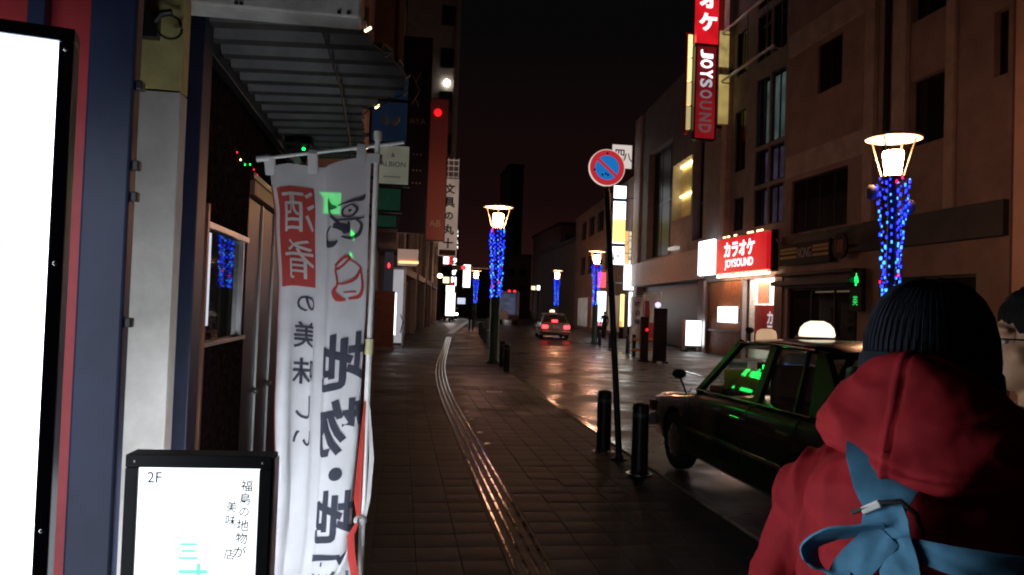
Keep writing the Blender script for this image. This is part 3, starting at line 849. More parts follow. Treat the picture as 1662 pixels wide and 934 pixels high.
emblem([([(-.07,.10),(-.06,.06),(-.025,.045)], [.004,.03,.008]),
        ([(-.07,.095),(-.06,.03),(-.03,-.01),(-.012,-.03)], [.008,.012,.012,.006]),
        ([(.085,.085),(.07,.065),(.03,.06),(-.02,.05)], [.004,.022,.012,.006]),
        ([(.03,.045),(.05,.02),(.03,-.008),(.0,0),(.0,.03),(.03,.045)], [.008,.012,.008,.008,.008,.006]),
        ([(.024,.024),(.022,.012)], [.012,.012]),
        ([(-.03,-.01),(.03,-.022),(.085,-.02)], [.006,.012,.006]),
        ([(-.05,-.03),(-.085,-.06),(-.08,-.10),(-.04,-.115),(-.02,-.105)], [.006,.02,.03,.026,.006]),
        ([(-.04,-.03),(.0,-.05),(.015,-.075),(.02,-.03)], [.02,.034,.02,.006]),
        ([(.045,-.025),(.07,-.05),(.06,-.09),(.03,-.105),(-.005,-.09)], [.006,.014,.018,.016,.006])], .74, 2.02, 'emblem', cl_ink)
emblem([([(-.045,.07),(-.01,.10),(.01,.09),(-.03,.055),(-.045,.065)], [.012,.014,.010,.012,.01]),
        ([(-.045,.055),(-.035,-.01),(-.05,-.04),(-.03,-.075),(.0,-.09)], [.008,.008,.02,.026,.008]),
        ([(.01,.085),(.055,.045),(.055,.02)], [.005,.008,.01]),
        ([(.055,.04),(.035,.0),(-.005,-.015),(-.035,-.01)], [.008,.016,.012,.005]),
        ([(.058,.03),(.07,-.04),(.055,-.08),(.01,-.085)], [.006,.016,.02,.01]),
        ([(-.01,-.055),(.04,-.06)], [.006,.008])], .77, 1.775, 'emblem', cl_red)
# tie loops on the bar and the pole
for u in (.02, .43, .86):
    p = cloth(u, .004); zc = 2.235+(p.x+.54)*.187
    MB().ribbon([(p.x,p.y-.004,p.z-.02),(p.x,2.985,zc-.005),(p.x+.002,2.990,zc+.010),(p.x+.003,3.004,zc+.010),(p.x+.002,p.y+.006,p.z-.02)], .035, X_, .002).build('tie_loop', cl_wht, bn, True)
MB().ribbon([(-.15,2.99,2.262),(-.10,2.984,2.262),(-.09,3.0,2.262),(-.115,3.018,2.262),(-.15,3.012,2.262)], .035, Z_, .002).build('tie_loop', cl_wht, bn, True)
# lower corner gathered and knotted to the pole
mb = MB(); n1 = 10
for j in range(n1+1):
    for i in range(n1+1):
        u, v = i/n1, j/n1
        x = lerp(lerp(-.135,-.13,u), lerp(-.30,-.135,u), v); z = lerp(.86-.05*(1-u), .50, v)+.05*u*(1-v)
        y = 2.955+.012*math.sin(v*9+u*4)-.02*math.sin(u*3.1)*v
        mb.v.append((x,y,z))
for j in range(n1):
    for i in range(n1): mb.f.append((j*(n1+1)+i,j*(n1+1)+i+1,(j+1)*(n1+1)+i+1,(j+1)*(n1+1)+i))
mb.build('gathered_corner', fl_white, bn, True)
MB().ribbon([(-.128,2.945,.865),(-.150,2.935,.82),(-.142,2.932,.74),(-.125,2.932,.66),(-.12,2.936,.56),(-.13,2.94,.5)], [.012,.026,.03,.028,.024,.02], X_, .003).build('red_edge', cl_red, bn, True)
mb = MB(); add_text(mb, 'い', (-.19,2.928,.66), -X_, Z_, h=.07, offset=.02); mb.build('lettering', cl_ink, bn, fix=False)
MB().ribbon([(-.118,2.985,1.32),(-.126,2.982,1.12),(-.132,2.98,.95),(-.125,2.985,.87)], [.006,.02,.028,.012], X_, .002).build('red_edge', cl_red, bn, True)
MB().ell((-.118,2.985,.865), (.026,.024,.022), 12, 8).build('knot', cl_wht, bn, True)
MB().ribbon([(-.10,2.99,1.3),(-.085,2.995,1.1),(-.09,2.99,.95),(-.10,2.985,.88)], [.004,.018,.014,.01], X_, .002).build('loose_edge', cl_wht, bn, True)
worldparts(bn)

# ================================================================== LEFT: further buildings and signs
F1 = Fac((-1.08, 0), (0,1), (1,0))
b2 = bthing('shop_building', 'dim ochre shop building on the left beyond the granite front', 'building', (-3,14))
holes = [(9.6,11.6,.1,2.5),(12.2,15.2,.3,2.5),(16,19,.3,2.5),(20,22.5,.1,2.5),(10,12,4.2,6),(14,16,4.2,6),(18,20,4.2,6),(10,12,7.6,9.4),(14,16,7.6,9.4),(18,20,7.6,9.4)]
F1.wall(9.02, 23.5, 0, 13, holes).build('wall', orange_wall, b2)
for h in holes: F1.window(b2, h, 2)
mb = MB(); F1.box(mb, 9.05, 23.4, .002, .12, 2.7, 2.95); mb.build('ledge', grey_wall, b2, bevel=.01)
worldparts(b2)
def proj_sign(name, label, x0, x1, y, z0, z1, m, cat='sign', th=.14, bracket=None, group=None):
    t = bthing(name, label, cat, ((x0+x1)/2, y, z0), group)
    MB().box(x0, x1, y, y+th, z0, z1).build('panel', m, t, bevel=.01)
    e = .03
    MB().box(x0-e, x1+e, y+.02, y+th+.01, z1+.001, z1+e).box(x0-e, x1+e, y+.02, y+th+.01, z0-e, z0-.001).box(x0-e, x0-.001, y+.02, y+th+.01, z0, z1).box(x1+.001, x1+e, y+.02, y+th+.01, z0, z1).build('frame', frame_m, t)
    if bracket is not None:
        for z in (z0+.15*(z1-z0), z1-.15*(z1-z0)):
            xe = x0-e if bracket < x0 else x1+e
            MB().tube([(bracket, y+th/2, z), (xe, y+th/2, z)], .025, 8).build('bracket', frame_m, t, True)
    return t
s = proj_sign('projecting_sign', 'dark blue projecting sign with two pale leaf shapes above the pale sign', -.50, .0, 11.0, 4.03, 4.60, blue_sign, bracket=-1.08)
for dx, r_ in ((-.07,-.35),(.08,.5)):
    mb = MB(); mb.ell((-.24+dx, 10.99, 4.33), (.055,.012,.085), 14, 8, Matrix.Rotation(r_, 3, 'Y')); mb.build('leaf_mark', grey_ink, s, True)
worldparts(s)
MB_ = MB
s = proj_sign('projecting_sign', 'deep blue panel on top of the leaf sign, partly behind the awning', -.50, .0, 11.0, 4.65, 5.0, blue_sign, bracket=-1.08); worldparts(s)
s = proj_sign('projecting_sign', 'pale green projecting sign lettered ALBION', -.40, .05, 11.0, 3.42, 3.97, pale_sign, bracket=-1.08)
text_obj('ALBION', (-.175,10.985,3.70), X_, Z_, ink, s, w=.36); text_obj('&', (-.175,10.985,3.83), X_, Z_, ink, s, h=.06)
mb = MB()
for i in range(7): mb.box(-.30+.035*i, -.28+.035*i, 10.984, 10.99, 3.51, 3.525)
mb.build('small_print', ink, s); worldparts(s)
s = proj_sign('projecting_sign', 'dark green projecting sign hanging under the pale sign', -.42, -.05, 11.0, 3.04, 3.35, green_sign, bracket=-1.08)
text_obj('T', (-.23,10.985,3.2), X_, Z_, grey_ink, s, h=.07); worldparts(s)
s = proj_sign('projecting_sign', 'lowest dark green sign plate of the hanging stack', -.42, -.10, 11.0, 2.80, 2.96, green_sign, bracket=-1.08); worldparts(s)
s = bthing('led_sign', 'small square green LED sign glowing through the banner cloth', 'sign', (-.9,9.4,2.7))
MB().box(-1.03,-.74,9.4,9.5,2.72,3.06).build('housing', black, s, bevel=.005)
for i in range(9): MB().box(-1.01+.029*i,-.99+.029*i,9.39,9.399,2.76,3.02).build('led_column', green_led, s)
MB().tube([(-1.08,9.45,2.9),(-1.03,9.45,2.9)], .015, 8).build('bracket', dark_metal, s, True)
worldparts(s)

s = bthing('led_sign', 'green LED character sign flat on the left facade, mirrored in the taxi windows', 'sign', (-1.03,15.95,2.5))
MB().box(-1.077,-1.02,15.2,16.7,2.5,3.35).build('housing', black, s, bevel=.005)
for ch, yc, w_ in (('空',15.65,.55),('車',16.3,.55)): text_obj(ch, (-1.015,yc,2.92), Y_, Z_, emi('bright_green_led', (.01,1,.13), 11.0, 'NONE'), s, h=.6, w=w_, offset=.03)
worldparts(s)

# overhanging building with the tall dark and red signs
b3 = bthing('overhang_building', 'dim ochre building with overhanging upper floors carrying tall dark and red signs', 'building', (-3,30))
MB().box(-9,-1.0,23.6,35,0,3.9).build('ground_floor', dark_wall, b3)
MB().box(-9,-.18,23.6,35,3.902,17).build('upper_floors', orange_wall, b3)
F3 = Fac((-.18,0), (0,1), (1,0))
for z in (5,8.2,11.4):
    for a in (25,28.2,31.4):
        w = MB(); F3.box(w, a, a+2.2, .002, .04, z, z+1.8); w = w.build('window', frame_m, b3)
        mb = MB(); F3.box(mb, a+.06, a+2.14, .041, .05, z+.06, z+1.74); mb.build('pane', pane_dark, w)
MB().box(-.35,-.179,23.4,23.598,3.95,17).build('corner_pier', grey_wall, b3)
worldparts(b3)
s = proj_sign('tower_sign', 'tall near-black vertical sign with a thin chevron mark and the letters AYA', -.28, .70, 23.9, 3.95, 10.1, mat('near_black_sign', (.012,.012,.026), .35, var=.15), bracket=None)
mb = MB()
for a, b_ in (((.12,8.9),(.36,8.4)),((.36,8.4),(.12,7.95)),((.36,8.95),(.24,8.68)),((.36,7.9),(.24,8.15))):
    p, q = Vector((a[0],23.885,a[1])), Vector((b_[0],23.885,b_[1])); mb.tube([p,q], .018, 6)
mb.build('chevron_mark', mat('mark_print', (.4,.36,.36), .5), s)
text_obj('PAYA', (.28,23.89,7.45), X_, Z_, mat('dim_print', (.34,.3,.3), .5), s, w=.62)
for z in (6.4,5.9,5.5): text_obj('·····', (.25,23.89,z), X_, Z_, mat('dim_print', (.34,.3,.3), .5), s, w=.5)
worldparts(s)
s = proj_sign('tower_sign', 'tall dark red vertical sign with a glowing red lamp near its top', .82, 1.46, 27.0, 4.0, 9.05, dark_red, bracket=-.18)
MB().ell((1.08,26.97,8.55), (.14,.05,.14), 14, 8).build('red_lamp', emi('red_lamp_soft', (1,.01,.015), 1.2, 'NONE'), s, True)
text_obj('AB', (1.12,26.985,4.6), X_, Z_, grey_ink, s, w=.4)
worldparts(s)
s = thing('bench_planter', 'brown box planter with a white lit edge strip at the left shopfront', 'planter', (-.5,28.8,0))
MB().box(-.4,.32,-.8,.8,0,2.15).build('box', mat('red_brown_panel', (.19,.075,.055), .5, var=.2), s, bevel=.02)
MB().box(.33,.37,-.5,.5,.55,2.1).build('light_strip', tube_w, s)
MB().box(-.4,.35,-.85,-.81,0,.12).build('plinth', grey_wall, s)
s = bthing('vertical_blue_sign', 'narrow dark blue standing sign with a small red lamp above the brown planter', 'sign', (-.45,28.4,2.2))
MB().box(-.62,-.30,28.3,28.5,2.16,3.6).build('panel', blue_sign, s, bevel=.01)
MB().ell((-.45,28.28,3.1), (.03,.02,.09), 10, 8).build('red_lamp', red_lamp, s, True); worldparts(s)
s = bthing('lit_fascia', 'white fascia sign glowing orange along its lower edge over the left shopfront', 'sign', (.2,29,3.2))
MB().box(-.15,.62,28.6,31,3.25,3.75).build('panel', cream_sign, s, bevel=.01)
MB().box(-.1,.63,28.55,28.59,3.22,3.30).build('lamp_strip', emi('orange_strip', (1,.5,.16), 2.5), s)
worldparts(s)
s = bthing('lit_doorway', 'narrow white lit doorway frame behind the brown planter', 'doorway', (-.1,31))
MB().box(-.3,.12,31.5,31.6,.1,3.1).build('lit_glass', emi('dim_white_glass', (.85,.9,1), .32), s)
MB().box(.13,.22,31.45,31.65,0,3.2).build('post', white_paint, s)
MB().box(-.31,.12,31.45,31.65,3.11,3.2).build('head', white_paint, s); worldparts(s)
s = bthing('handrail', 'thin dark steel handrail with a bent end by the brown planter', 'handrail', (.2,30))
MB().tube([(.05,31.2,1.25),(.16,29.9,1.05),(.20,29.6,.95),(.20,29.6,0)], .025, 8).tube([(.16,29.9,1.05),(.06,30.6,.55)], .02, 8).build('rail', dark_metal, s, True); worldparts(s)

# shuttered row following the bend
O4 = (-.15, 36); F4 = Fac(O4, (.0955,1), (1,-.0955))
b4 = bthing('shuttered_building', 'grey shuttered shop row on the left with pale pilasters', 'building', (-2,50))
F4.wall(0, 36, 0, 9.5, [(1,8,0,3.1),(9.5,16,0,3.0),(17.5,24,0,3.0),(26,33,0,3.0),(3,6,4.6,6.6),(11,14,4.6,6.6),(19,22,4.6,6.6)], .25).build('wall', grey_wall, b4)
shut_m = mat('roller_shutter', (.17,.155,.16), .4, .4, var=.2, scale=3)
for (a0,a1) in ((1,8),(9.5,16),(17.5,24),(26,33)):
    mb = MB()
    for k in range(20): F4.box(mb, a0, a1, -.24, -.20-.02*(k % 2), .0+.15*k, .0+.15*k+.148)
    mb.build('roller_shutter', shut_m, b4)
    mb = MB(); F4.box(mb, a0-.1, a1+.1, .002, .3, 3.12, 3.5); mb.build('fascia', dark_wall, b4, bevel=.02)
for a in (0.1,8.4,16.4,24.6,33.4):
    mb = MB(); F4.box(mb, a, a+.7, .001, .25, 0, 9.4); mb.build('pilaster', beige_wall, b4, bevel=.02)
for h in [(3,6,4.6,6.6),(11,14,4.6,6.6),(19,22,4.6,6.6)]: F4.window(b4, h, 2)
mb = MB(); F4.box(mb, 0, 36, .002, .45, 6.9, 7.2); mb.build('ledge', tan_light, b4)
worldparts(b4)
# tall tower block with the stationery sign
b5 = bthing('tower_block', 'tall beige block rising beyond the tall left signs', 'building', (1,68))
MB().box(-10,2.2,61.5,85,0,12).build('lower_floors', grey_wall, b5)
MB().box(-10,4.05,61.5,85,12.002,30).build('upper_floors', beige_wall, b5)
for z in (14,17.5,21,24.5):
    w = MB().box(2.5,3.6,61.4,61.498,z,z+1.6).build('window', frame_m, b5)
    MB().box(2.58,3.52,61.38,61.399,z+.08,z+1.52).build('pane', pane_dark, w)
MB().box(3.62,3.75,61.2,61.498,12.2,29.5).build('drain_pipe', grey_wall, b5)
worldparts(b5)
s = bthing('floodlight', 'bright round floodlight high on the beige tower block', 'lamp', (3.0,61.2,19))
MB().tube([(3.08,61.49,19.75),(3.08,61.3,19.75)], .06, 10).build('arm', dark_metal, s, True)
MB().ell((3.08,61.25,19.75), (.26,.12,.26), 14, 8).build('lens', bulb_c, s, True); worldparts(s)
s = proj_sign('vertical_shop_sign', 'cream vertical sign with five black characters hanging over the left pavement', 2.82, 4.28, 60.0, 5.6, 11.75, cream_sign, th=.3, bracket=2.0)
for i, ch in enumerate('文具の丸十'): text_obj(ch, (3.58,59.985,10.95-1.08*i), X_, Z_, ink, s, h=.82 if ch != 'の' else .6, offset=.03)
MB().box(2.9,4.2,59.97,59.999,5.65,6.1).build('base_band', mat('brown_band', (.2,.09,.07), .6), s)
worldparts(s)
s = bthing('sign_grid', 'small framed grid on top of the cream vertical sign', 'sign frame', (3.5,60,11.8))
mb = MB()
for i in range(4): mb.box(3.0+.4*i,3.04+.4*i,60.1,60.2,11.79,13.4)
for i in range(4): mb.box(3.0,4.24,60.2,60.28,11.9+.45*i,11.95+.45*i)
mb.build('grid', cream_sign, s)
MB().box(3.0,4.24,60.285,60.32,11.79,13.4).build('backing', grey_wall, s); worldparts(s)
s = bthing('small_box_sign', 'small red and white lit box sign under the cream vertical sign', 'sign', (3.6,64,5.5))
MB().box(3.5,3.95,64,64.2,5.2,6.2).build('white_face', box_w2, s); MB().box(3.97,4.25,64,64.2,5.2,6.2).build('red_face', box_red, s); worldparts(s)
s = bthing('wall_lamp', 'warm round wall lamp at the end of the shutter row', 'lamp', (3,66,4))
MB().tube([(2.7,66.1,4.3),(3.2,66.1,4.3)], .05, 8).build('arm', dark_metal, s, True)
MB().ell((3.35,66,4.25), (.22,.22,.2), 12, 8).build('globe', bulb_w, s, True); worldparts(s)

# distant left street of lit signs
far_white = emi('far_white_sign', (1,.95,.9), 3.0, 'NONE'); far_warm = emi('far_warm_sign', (1,.72,.42), 2.0, 'NONE')
s = bthing('neon_tower_sign', 'far narrow black tower sign with a column of white lit characters', 'sign', (6.4,92))
MB().box(5.95,6.85,92,92.3,5.2,11.3).build('panel', black, s)
for i, ch in enumerate('会席料理・うなぎ'): text_obj(ch, (6.4,91.98,10.8-.72*i), X_, Z_, far_white, s, h=.6 if ch != '・' else .2, offset=.04)
MB().tube([(6.4,92.15,0),(6.4,92.15,5.2)], .09, 8).build('post', dark_metal, s, True); worldparts(s)
for i,(x,y,z0,z1,w_,mm,lab) in enumerate([(5.0,76,.7,3.0,.9,far_white,'white lit box sign at the far end of the left shutters'),(5.45,84,2.9,3.9,.9,far_white,'far pale lit sign above the left pavement, below the tower sign'),(5.2,88,4.3,5.0,.7,far_warm,'far small warm lit sign left of the tower sign'),(6.5,96,3.2,4.6,.5,box_red,'far narrow red lit sign right of the tower sign'),
  (7.6,110,4.6,6.0,.7,far_white,'far small white sign between tower sign and the red traffic light'),(9.3,108,4.4,7.6,1.0,far_white,'far pale vertical sign left of the left street lamp'),(9.0,112,2.0,2.9,1.2,emi('far_blue_sign', (.7,.8,1), .9, 'NONE'),'far bluish lit sign low behind the left street lamp'),(14.6,118,.8,3.6,.6,far_warm,'far warm lit upright sign right of the truck'),(16.4,116,1.4,3.4,.6,far_white,'far white lit upright sign behind the roof of the driving taxi'),(17.6,100,4.2,4.7,.5,far_warm,'far warm lamp-like sign above the driving taxi'),(18.3,100,4.2,4.8,.4,far_white,'far small white sign right of the warm one above the driving taxi')]):
    t = bthing('far_shop_sign', lab, 'sign', (x,y))
    MB().box(x-w_/2,x+w_/2,y,y+.15,z0,z1).build('lit_panel', mm, t); MB().box(x-w_/2-.06,x+w_/2+.06,y+.151,y+.3,z0-.06,z1+.06).build('casing', black, t)
    MB().box(x-.06,x+.06,y+.16,y+.28,0,z0-.061).build('post', black, t); worldparts(t)
b6 = bthing('far_building', 'dark narrow building beyond the left shutter row', 'building', (4,100))
MB().box(-6,4.6,87,125,0,9).build('wall', dark_wall, b6)
for k in range(4):
    MB().box(4.601,4.63,89+8*k,93+8*k,4,6).build('window', pane_dark, b6)
worldparts(b6)

# ================================================================== RIGHT: brown building with shop
F2 = Fac((13.5, 0), (0,1), (-1,0))
r2 = bthing('brown_building', 'brown rendered building behind the right street lamp with pale bands and dark bays', 'building', (16,20))
bays = [(17.3,18.7,6.4,8.2),(17.3,18.7,9.8,11.6),(15.35,15.78,7.45,9.0)]
wins = [(22.0,23.42,9.15,10.80),(21.55,24.95,4.62,6.48),(22.0,23.42,12.6,14.2),(17.3,18.7,13.2,15)]
shopw = [(20.9,25.05,.55,2.72),(16.2,19.9,.1,2.9)]
F2.wall(15.22, 25.28, 0, 17, bays+wins+shopw, .22, 8).build('wall', tan, r2)
for h in wins[:1]+wins[2:]: F2.window(r2, h, 2, .06)
F2.window(r2, wins[1], 4, .06)
for h in bays: F2.window(r2, h, 1, .05, .2)
F2.window(r2, shopw[0], 3, .07, .12, pane)
F2.window(r2, shopw[1], 2, .07, .12, pane_dark)
def slab(f, root, a0, a1, n1, z0, z1, m, name, n0=.002): 
    mb = MB(); f.box(mb, a0, a1, n0, n1, z0, z1); return mb.build(name, m, root, bevel=.012)
slab(F2, r2, 20.62, 25.27, .08, 6.62, 7.38, tan_light, 'band'); slab(F2, r2, 20.62, 25.27, .08, 10.95, 11.75, tan_light, 'band')
slab(F2, r2, 20.15, 20.61, .14, 4.56, 16.9, tan_light, 'pilaster'); slab(F2, r2, 18.75, 19.32, .14, 4.56, 16.9, tan_light, 'pilaster')
slab(F2, r2, 16.95, 17.27, .10, 4.56, 16.9, tan_light, 'pilaster')
mb = MB(); mb.tube([F2.p(19.6,.10,3.5), F2.p(19.6,.10,16.9)], .09, 10); mb.build('drain_pipe', dark_metal, r2, True)
slab(F2, r2, 15.24, 25.26, .16, 3.72, 4.54, dark_wall, 'fascia')
slab(F2, r2, 20.6, 25.26, .55, 2.78, 2.95, dark_metal, 'canopy'); slab(F2, r2, 20.6, 25.26, .40, 3.12, 3.22, frame_m, 'canopy_rail')
mb = MB(); F2.box(mb, 20.9, 25.05, -1.6, -1.5, .3, 2.9); F2.box(mb, 20.9, 25.05, -1.5, -.3, .3, .5); mb.build('shop_interior', room, r2)
for a in (21.6,22.7,23.9):
    mb = MB(); F2.box(mb, a, a+.5, -1.3, -.9, .501, 1.4+.3*(a % .7)); mb.build('display_case', brown, r2)
mb = MB(); F2.box(mb, 21.2,24.8,-1.0,-.9,2.6,2.65); mb.build('dim_lamp', emi('dim_warm_strip', (1,.6,.35), .8), r2)
slab(F2, r2, 20.7, 25.2, .08, .32, .52, tan_light, 'window_ledge')
worldparts(r2)
s = bthing('shop_signboard', 'dark shop signboard with two yellow stripes and pale capital letters', 'sign', (13.3,23.6,3.4))
mb = MB(); F2.box(mb, 22.0,25.2,.165,.28,3.50,4.22); mb.build('panel', black, s, bevel=.01)
yel = mat('ochre_stripe', (.42,.29,.08), .5)
for (a0,a1) in ((24.0,25.1),(22.05,23.0)):
    for z in (3.72,3.88,4.0):
        mb = MB(); F2.box(mb, a0, a1, .281, .29, z, z+.085); mb.build('stripe', yel, s)
text_obj('NONG', F2.p(23.5,.292,3.88), -Y_, Z_, mat('sign_letter', (.55,.48,.44), .5), s, w=.85, h=.34)
for a in (22.05,25.15):
    mb = MB(); mb.tube([F2.p(a,.2,4.22),F2.p(a,.42,4.45)], .03, 8); mb.build('sign_lamp_arm', steel, s, True)
worldparts(s)
s = bthing('round_sign', 'black round sign with small red print beside the striped signboard', 'sign', (13.2,21.2,3.5))
mb = MB(); mb.tube([F2.p(21.25,.35,3.92),F2.p(21.25,.42,3.92)], .40, 28); mb.build('disc', black, s, True)
text_obj('188', F2.p(21.25,.425,4.0), -Y_, Z_, mat('dim_red_print', (.5,.12,.1), .5), s, w=.4); text_obj('188', F2.p(21.25,.425,3.83), -Y_, Z_, mat('dim_red_print', (.5,.12,.1), .5), s, w=.4)
mb = MB(); mb.tube([F2.p(21.25,.16,3.92),F2.p(21.25,.35,3.92)], .04, 8); mb.build('bracket', dark_metal, s, True); worldparts(s)
s = bthing('green_led_sign', 'black vertical sign with two green LED characters left of the right lamp', 'sign', (13.2,20.5,1.9))
mb = MB(); F2.box(mb, 20.25,20.85,.165,.30,1.95,3.2); mb.build('panel', black, s, bevel=.01)
text_obj('小', F2.p(20.52,.303,2.88), -Y_, Z_, green_led, s, h=.36, w=.2, offset=.02); text_obj('英', F2.p(20.55,.303,2.26), -Y_, Z_, emi('dim_green_led', (.02,.7,.12), 1.2, 'NONE'), s, h=.28, w=.25); worldparts(s)
# salmon wall at the right edge
r1 = bthing('salmon_building', 'salmon tiled building corner lit orange at the right edge', 'building', (15,10))
F1r = Fac((12.75,0), (0,1), (-1,0))
F1r.wall(2, 14.3, 0, 15, [(4,6,4,6),(8,10,4,6),(4,6,8,10),(8,10,8,10),(3.5,11,.2,3)], .2, 8).build('wall', pink_wall, r1)
for h in [(4,6,4,6),(8,10,4,6),(4,6,8,10),(8,10,8,10)]: F1r.window(r1, h, 2)
F1r.window(r1, (3.5,11,.2,3), 4)
worldparts(r1)

# ================================================================== RIGHT: karaoke building
r3 = bthing('karaoke_building', 'karaoke building with glazed front, balcony rails and wood slat entrance', 'building', (16,28))
glz = []
for (a0,a1) in ((25.55,26.65),(26.75,27.85)):
    for (z0,z1) in ((5.15,6.6),(6.75,8.1),(8.25,10.9),(11.6,13.4),(13.7,15.6)): glz.append((a0,a1,z0,z1))
for (z0,z1) in ((5.15,6.5),(7.6,10.1),(11.6,13.4)): glz.append((28.7,29.7,z0,z1))
entr = [(26.0,28.6,.02,3.15),(28.75,32.2,.02,3.15)]
F2.wall(25.3, 32.4, 0, 17.5, glz+entr, .18, 8).build('wall', grey_wall, r3)
lit_c = emi('dim_lit_curtain', (.62,.75,.66), .55, var=.5, scale=1.2); lit_v = emi('dim_violet_room', (.6,.4,.6), .30, var=.5, scale=1.5)
for h in glz:
    F2.window(r3, h, 2, .045, .1, pane, frame_m)
    a0,a1,z0,z1 = h
    mm = lit_c if 8 < z0 < 9 else (lit_v if z0 < 7 else pane_dark)
    mb = MB(); 
    nfold = 9
    for k in range(nfold):
        p0 = a0+(a1-a0)*k/nfold; p1 = a0+(a1-a0)*(k+1)/nfold; pm_ = (p0+p1)/2
        mb.quad(F2.p(p0,-.5,z0), F2.p(pm_,-.42,z0), F2.p(pm_,-.42,z1), F2.p(p0,-.5,z1)); mb.quad(F2.p(pm_,-.42,z0), F2.p(p1,-.5,z0), F2.p(p1,-.5,z1), F2.p(pm_,-.42,z1))
    mb.build('curtain', mm, r3)
for z in (11.46, 13.5):
    mb = MB(); mb.tube([F2.p(25.4,.55,z),F2.p(30.0,.55,z)], .05, 8); mb.build('rail', alu, r3, True)
for a in (26.0,27.6,29.2,30.0):
    mb = MB(); mb.tube([F2.p(a,.55,11.46),F2.p(a,.55,13.5)], .03, 8); mb.build('rail_post', alu, r3, True)
for z in (11.46,13.5):
    for a in (25.5,29.9):
        mb = MB(); mb.tube([F2.p(a,0,z-.06),F2.p(a,.55,z-.06)], .03, 8); mb.build('rail_arm', alu, r3, True)
slab(F2, r3, 30.0, 30.5, .25, 3.4, 17.4, tan_light, 'pilaster')
# entrance: slat screen, hall with ceiling light
mb = MB()
for k in range(34): F2.box(mb, 28.8+.1*k, 28.8+.1*k+.055, -.14, -.06, .05, 3.12)
tag(mb.build('slat_screen', wood, r3), kind='stuff')
mb = MB(); F2.box(mb, 28.76,32.19,-.30,-.2,.03,3.14); mb.build('screen_backing', mat('screen_board', (.2,.075,.04), .6), r3)
slab(F2, r3, 28.8, 32.15, .02, 1.0, 1.1, brown, 'rail_board', -.055)
mb = MB(); F2.box(mb, 26.0,28.6,-2.6,-2.5,.02,3.15); F2.box(mb, 26.0,28.6,-2.5,-.2,3.16,3.2); F2.box(mb, 25.9,25.99,-2.5,-.19,.02,3.15); F2.box(mb, 28.61,28.7,-2.5,-.31,.02,3.15); mb.build('entrance_hall', curtain, r3)
mb = MB(); F2.box(mb, 26.15,28.45,-2.2,-.45,3.09,3.15); mb.build('hall_light', shop_white, r3)
slab(F2, r3, 26.7, 28.55, -.5, .4, 2.15, red_sign, 'red_screen', -.6)
text_obj('カ', F2.p(27.25,-.49,1.66), -Y_, Z_, txt_half, r3, h=.5, offset=.03); text_obj('ラ', F2.p(27.25,-.49,1.12), -Y_, Z_, txt_half, r3, h=.5, offset=.03)
mb = MB()
for k in range(18): F2.box(mb, 27.55+.055*k, 27.55+.055*k+.03, -.62, -.6, 2.2, 3.1)
tag(mb.build('upper_slats', wood, r3), kind='stuff')
mb = MB(); F2.box(mb, 26.9,27.1,-1.2,-1.1,1.6,2.9); mb.build('notice', curtain, r3)
slab(F2, r3, 25.35, 25.95, .05, 0, 3.2, brown, 'door_pier')
slab(F2, r3, 32.05, 32.3, .10, .02, 3.2, alu, 'downpipe')
worldparts(r3)
# red karaoke signboard with bulb rows
s = bthing('karaoke_signboard', 'wide lit red signboard with white katakana and bulb rows over the entrance', 'sign', (13.3,28,3.4))
mb = MB(); F2.box(mb, 25.85,30.32,.26,.42,3.42,4.82); mb.build('panel', box_red, s)
mb = MB(); F2.box(mb, 25.8,30.37,.002,.255,3.36,4.88); mb.build('casing', dark_metal, s)
text_obj('カラオケ', F2.p(28.15,.43,4.35), -Y_, Z_, txt_lit, s, w=2.7, h=.62, offset=.03)
text_obj('JOYSOUND', F2.p(28.15,.43,3.74), -Y_, Z_, txt_lit, s, w=2.5, h=.42, offset=.012)
mb = MB(); mb2 = MB()
for k in range(34):
    a = 25.95+k*.13
    if random.random() < .8: mb.ell(F2.p(a,.36,3.35), (.045,.045,.045), 8, 6)
    if random.random() < .6: mb.ell(F2.p(a,.36,4.90), (.04,.04,.04), 8, 6)
tag(mb.build('bulb_row', emi('sign_bulb', (1,.62,.32), 4, 'NONE'), s, True), kind='stuff')
mb = MB(); F2.box(mb, 25.85,30.32,.26,.36,3.27,3.33); mb.build('bulb_trough', emi('sign_trough_glow', (1,.62,.36), 22.0), s); worldparts(s)  # glow added to the trough to light the slat wall below
# tall projecting karaoke sign, facing the street
s = bthing('vertical_karaoke_sign', 'tall red projecting sign with white katakana and half-lit sideways JOYSOUND letters', 'sign', (12.7,31,9.3))
MB().box(12.22,13.2,31,31.25,13.42,17.0).build('upper_panel', box_red, s)
MB().box(12.28,13.14,31,31.25,9.30,13.28).build('lower_panel', box_mar, s)
MB().box(12.16,13.22,31.02,31.24,13.29,13.41).box(12.2,12.27,31.02,31.24,9.25,13.28).box(13.15,13.22,31.02,31.24,9.25,13.28).box(12.271,13.149,31.02,31.24,9.2,9.29).build('frame', frame_m, s)
for ch, z in (('オ',15.35),('ケ',14.35),('ラ',16.4)): text_obj(ch, (12.72,30.985,z), X_, Z_, txt_lit, s, h=.78, offset=.04)
let = [('J',12.95,txt_lit),('O',12.52,txt_lit),('Y',12.08,txt_lit),('S',11.68,txt_half),('O',11.2,emi('quarter_lit_letters', (.6,.55,.6), .22, 'NONE')),('U',10.72,txt_dim),('N',10.2,txt_dim),('D',9.72,txt_dim)]
for ch, z, mm in let: text_obj(ch, (12.71,30.985,z), X_, Z_, mm, s, h=.56, rot=R(-90), w=.37, offset=.03)
for z in (9.8,11.5,13.35,15.5): MB().box(13.22,13.5,31.08,31.18,z,z+.1).build('bracket', frame_m, s)
worldparts(s)
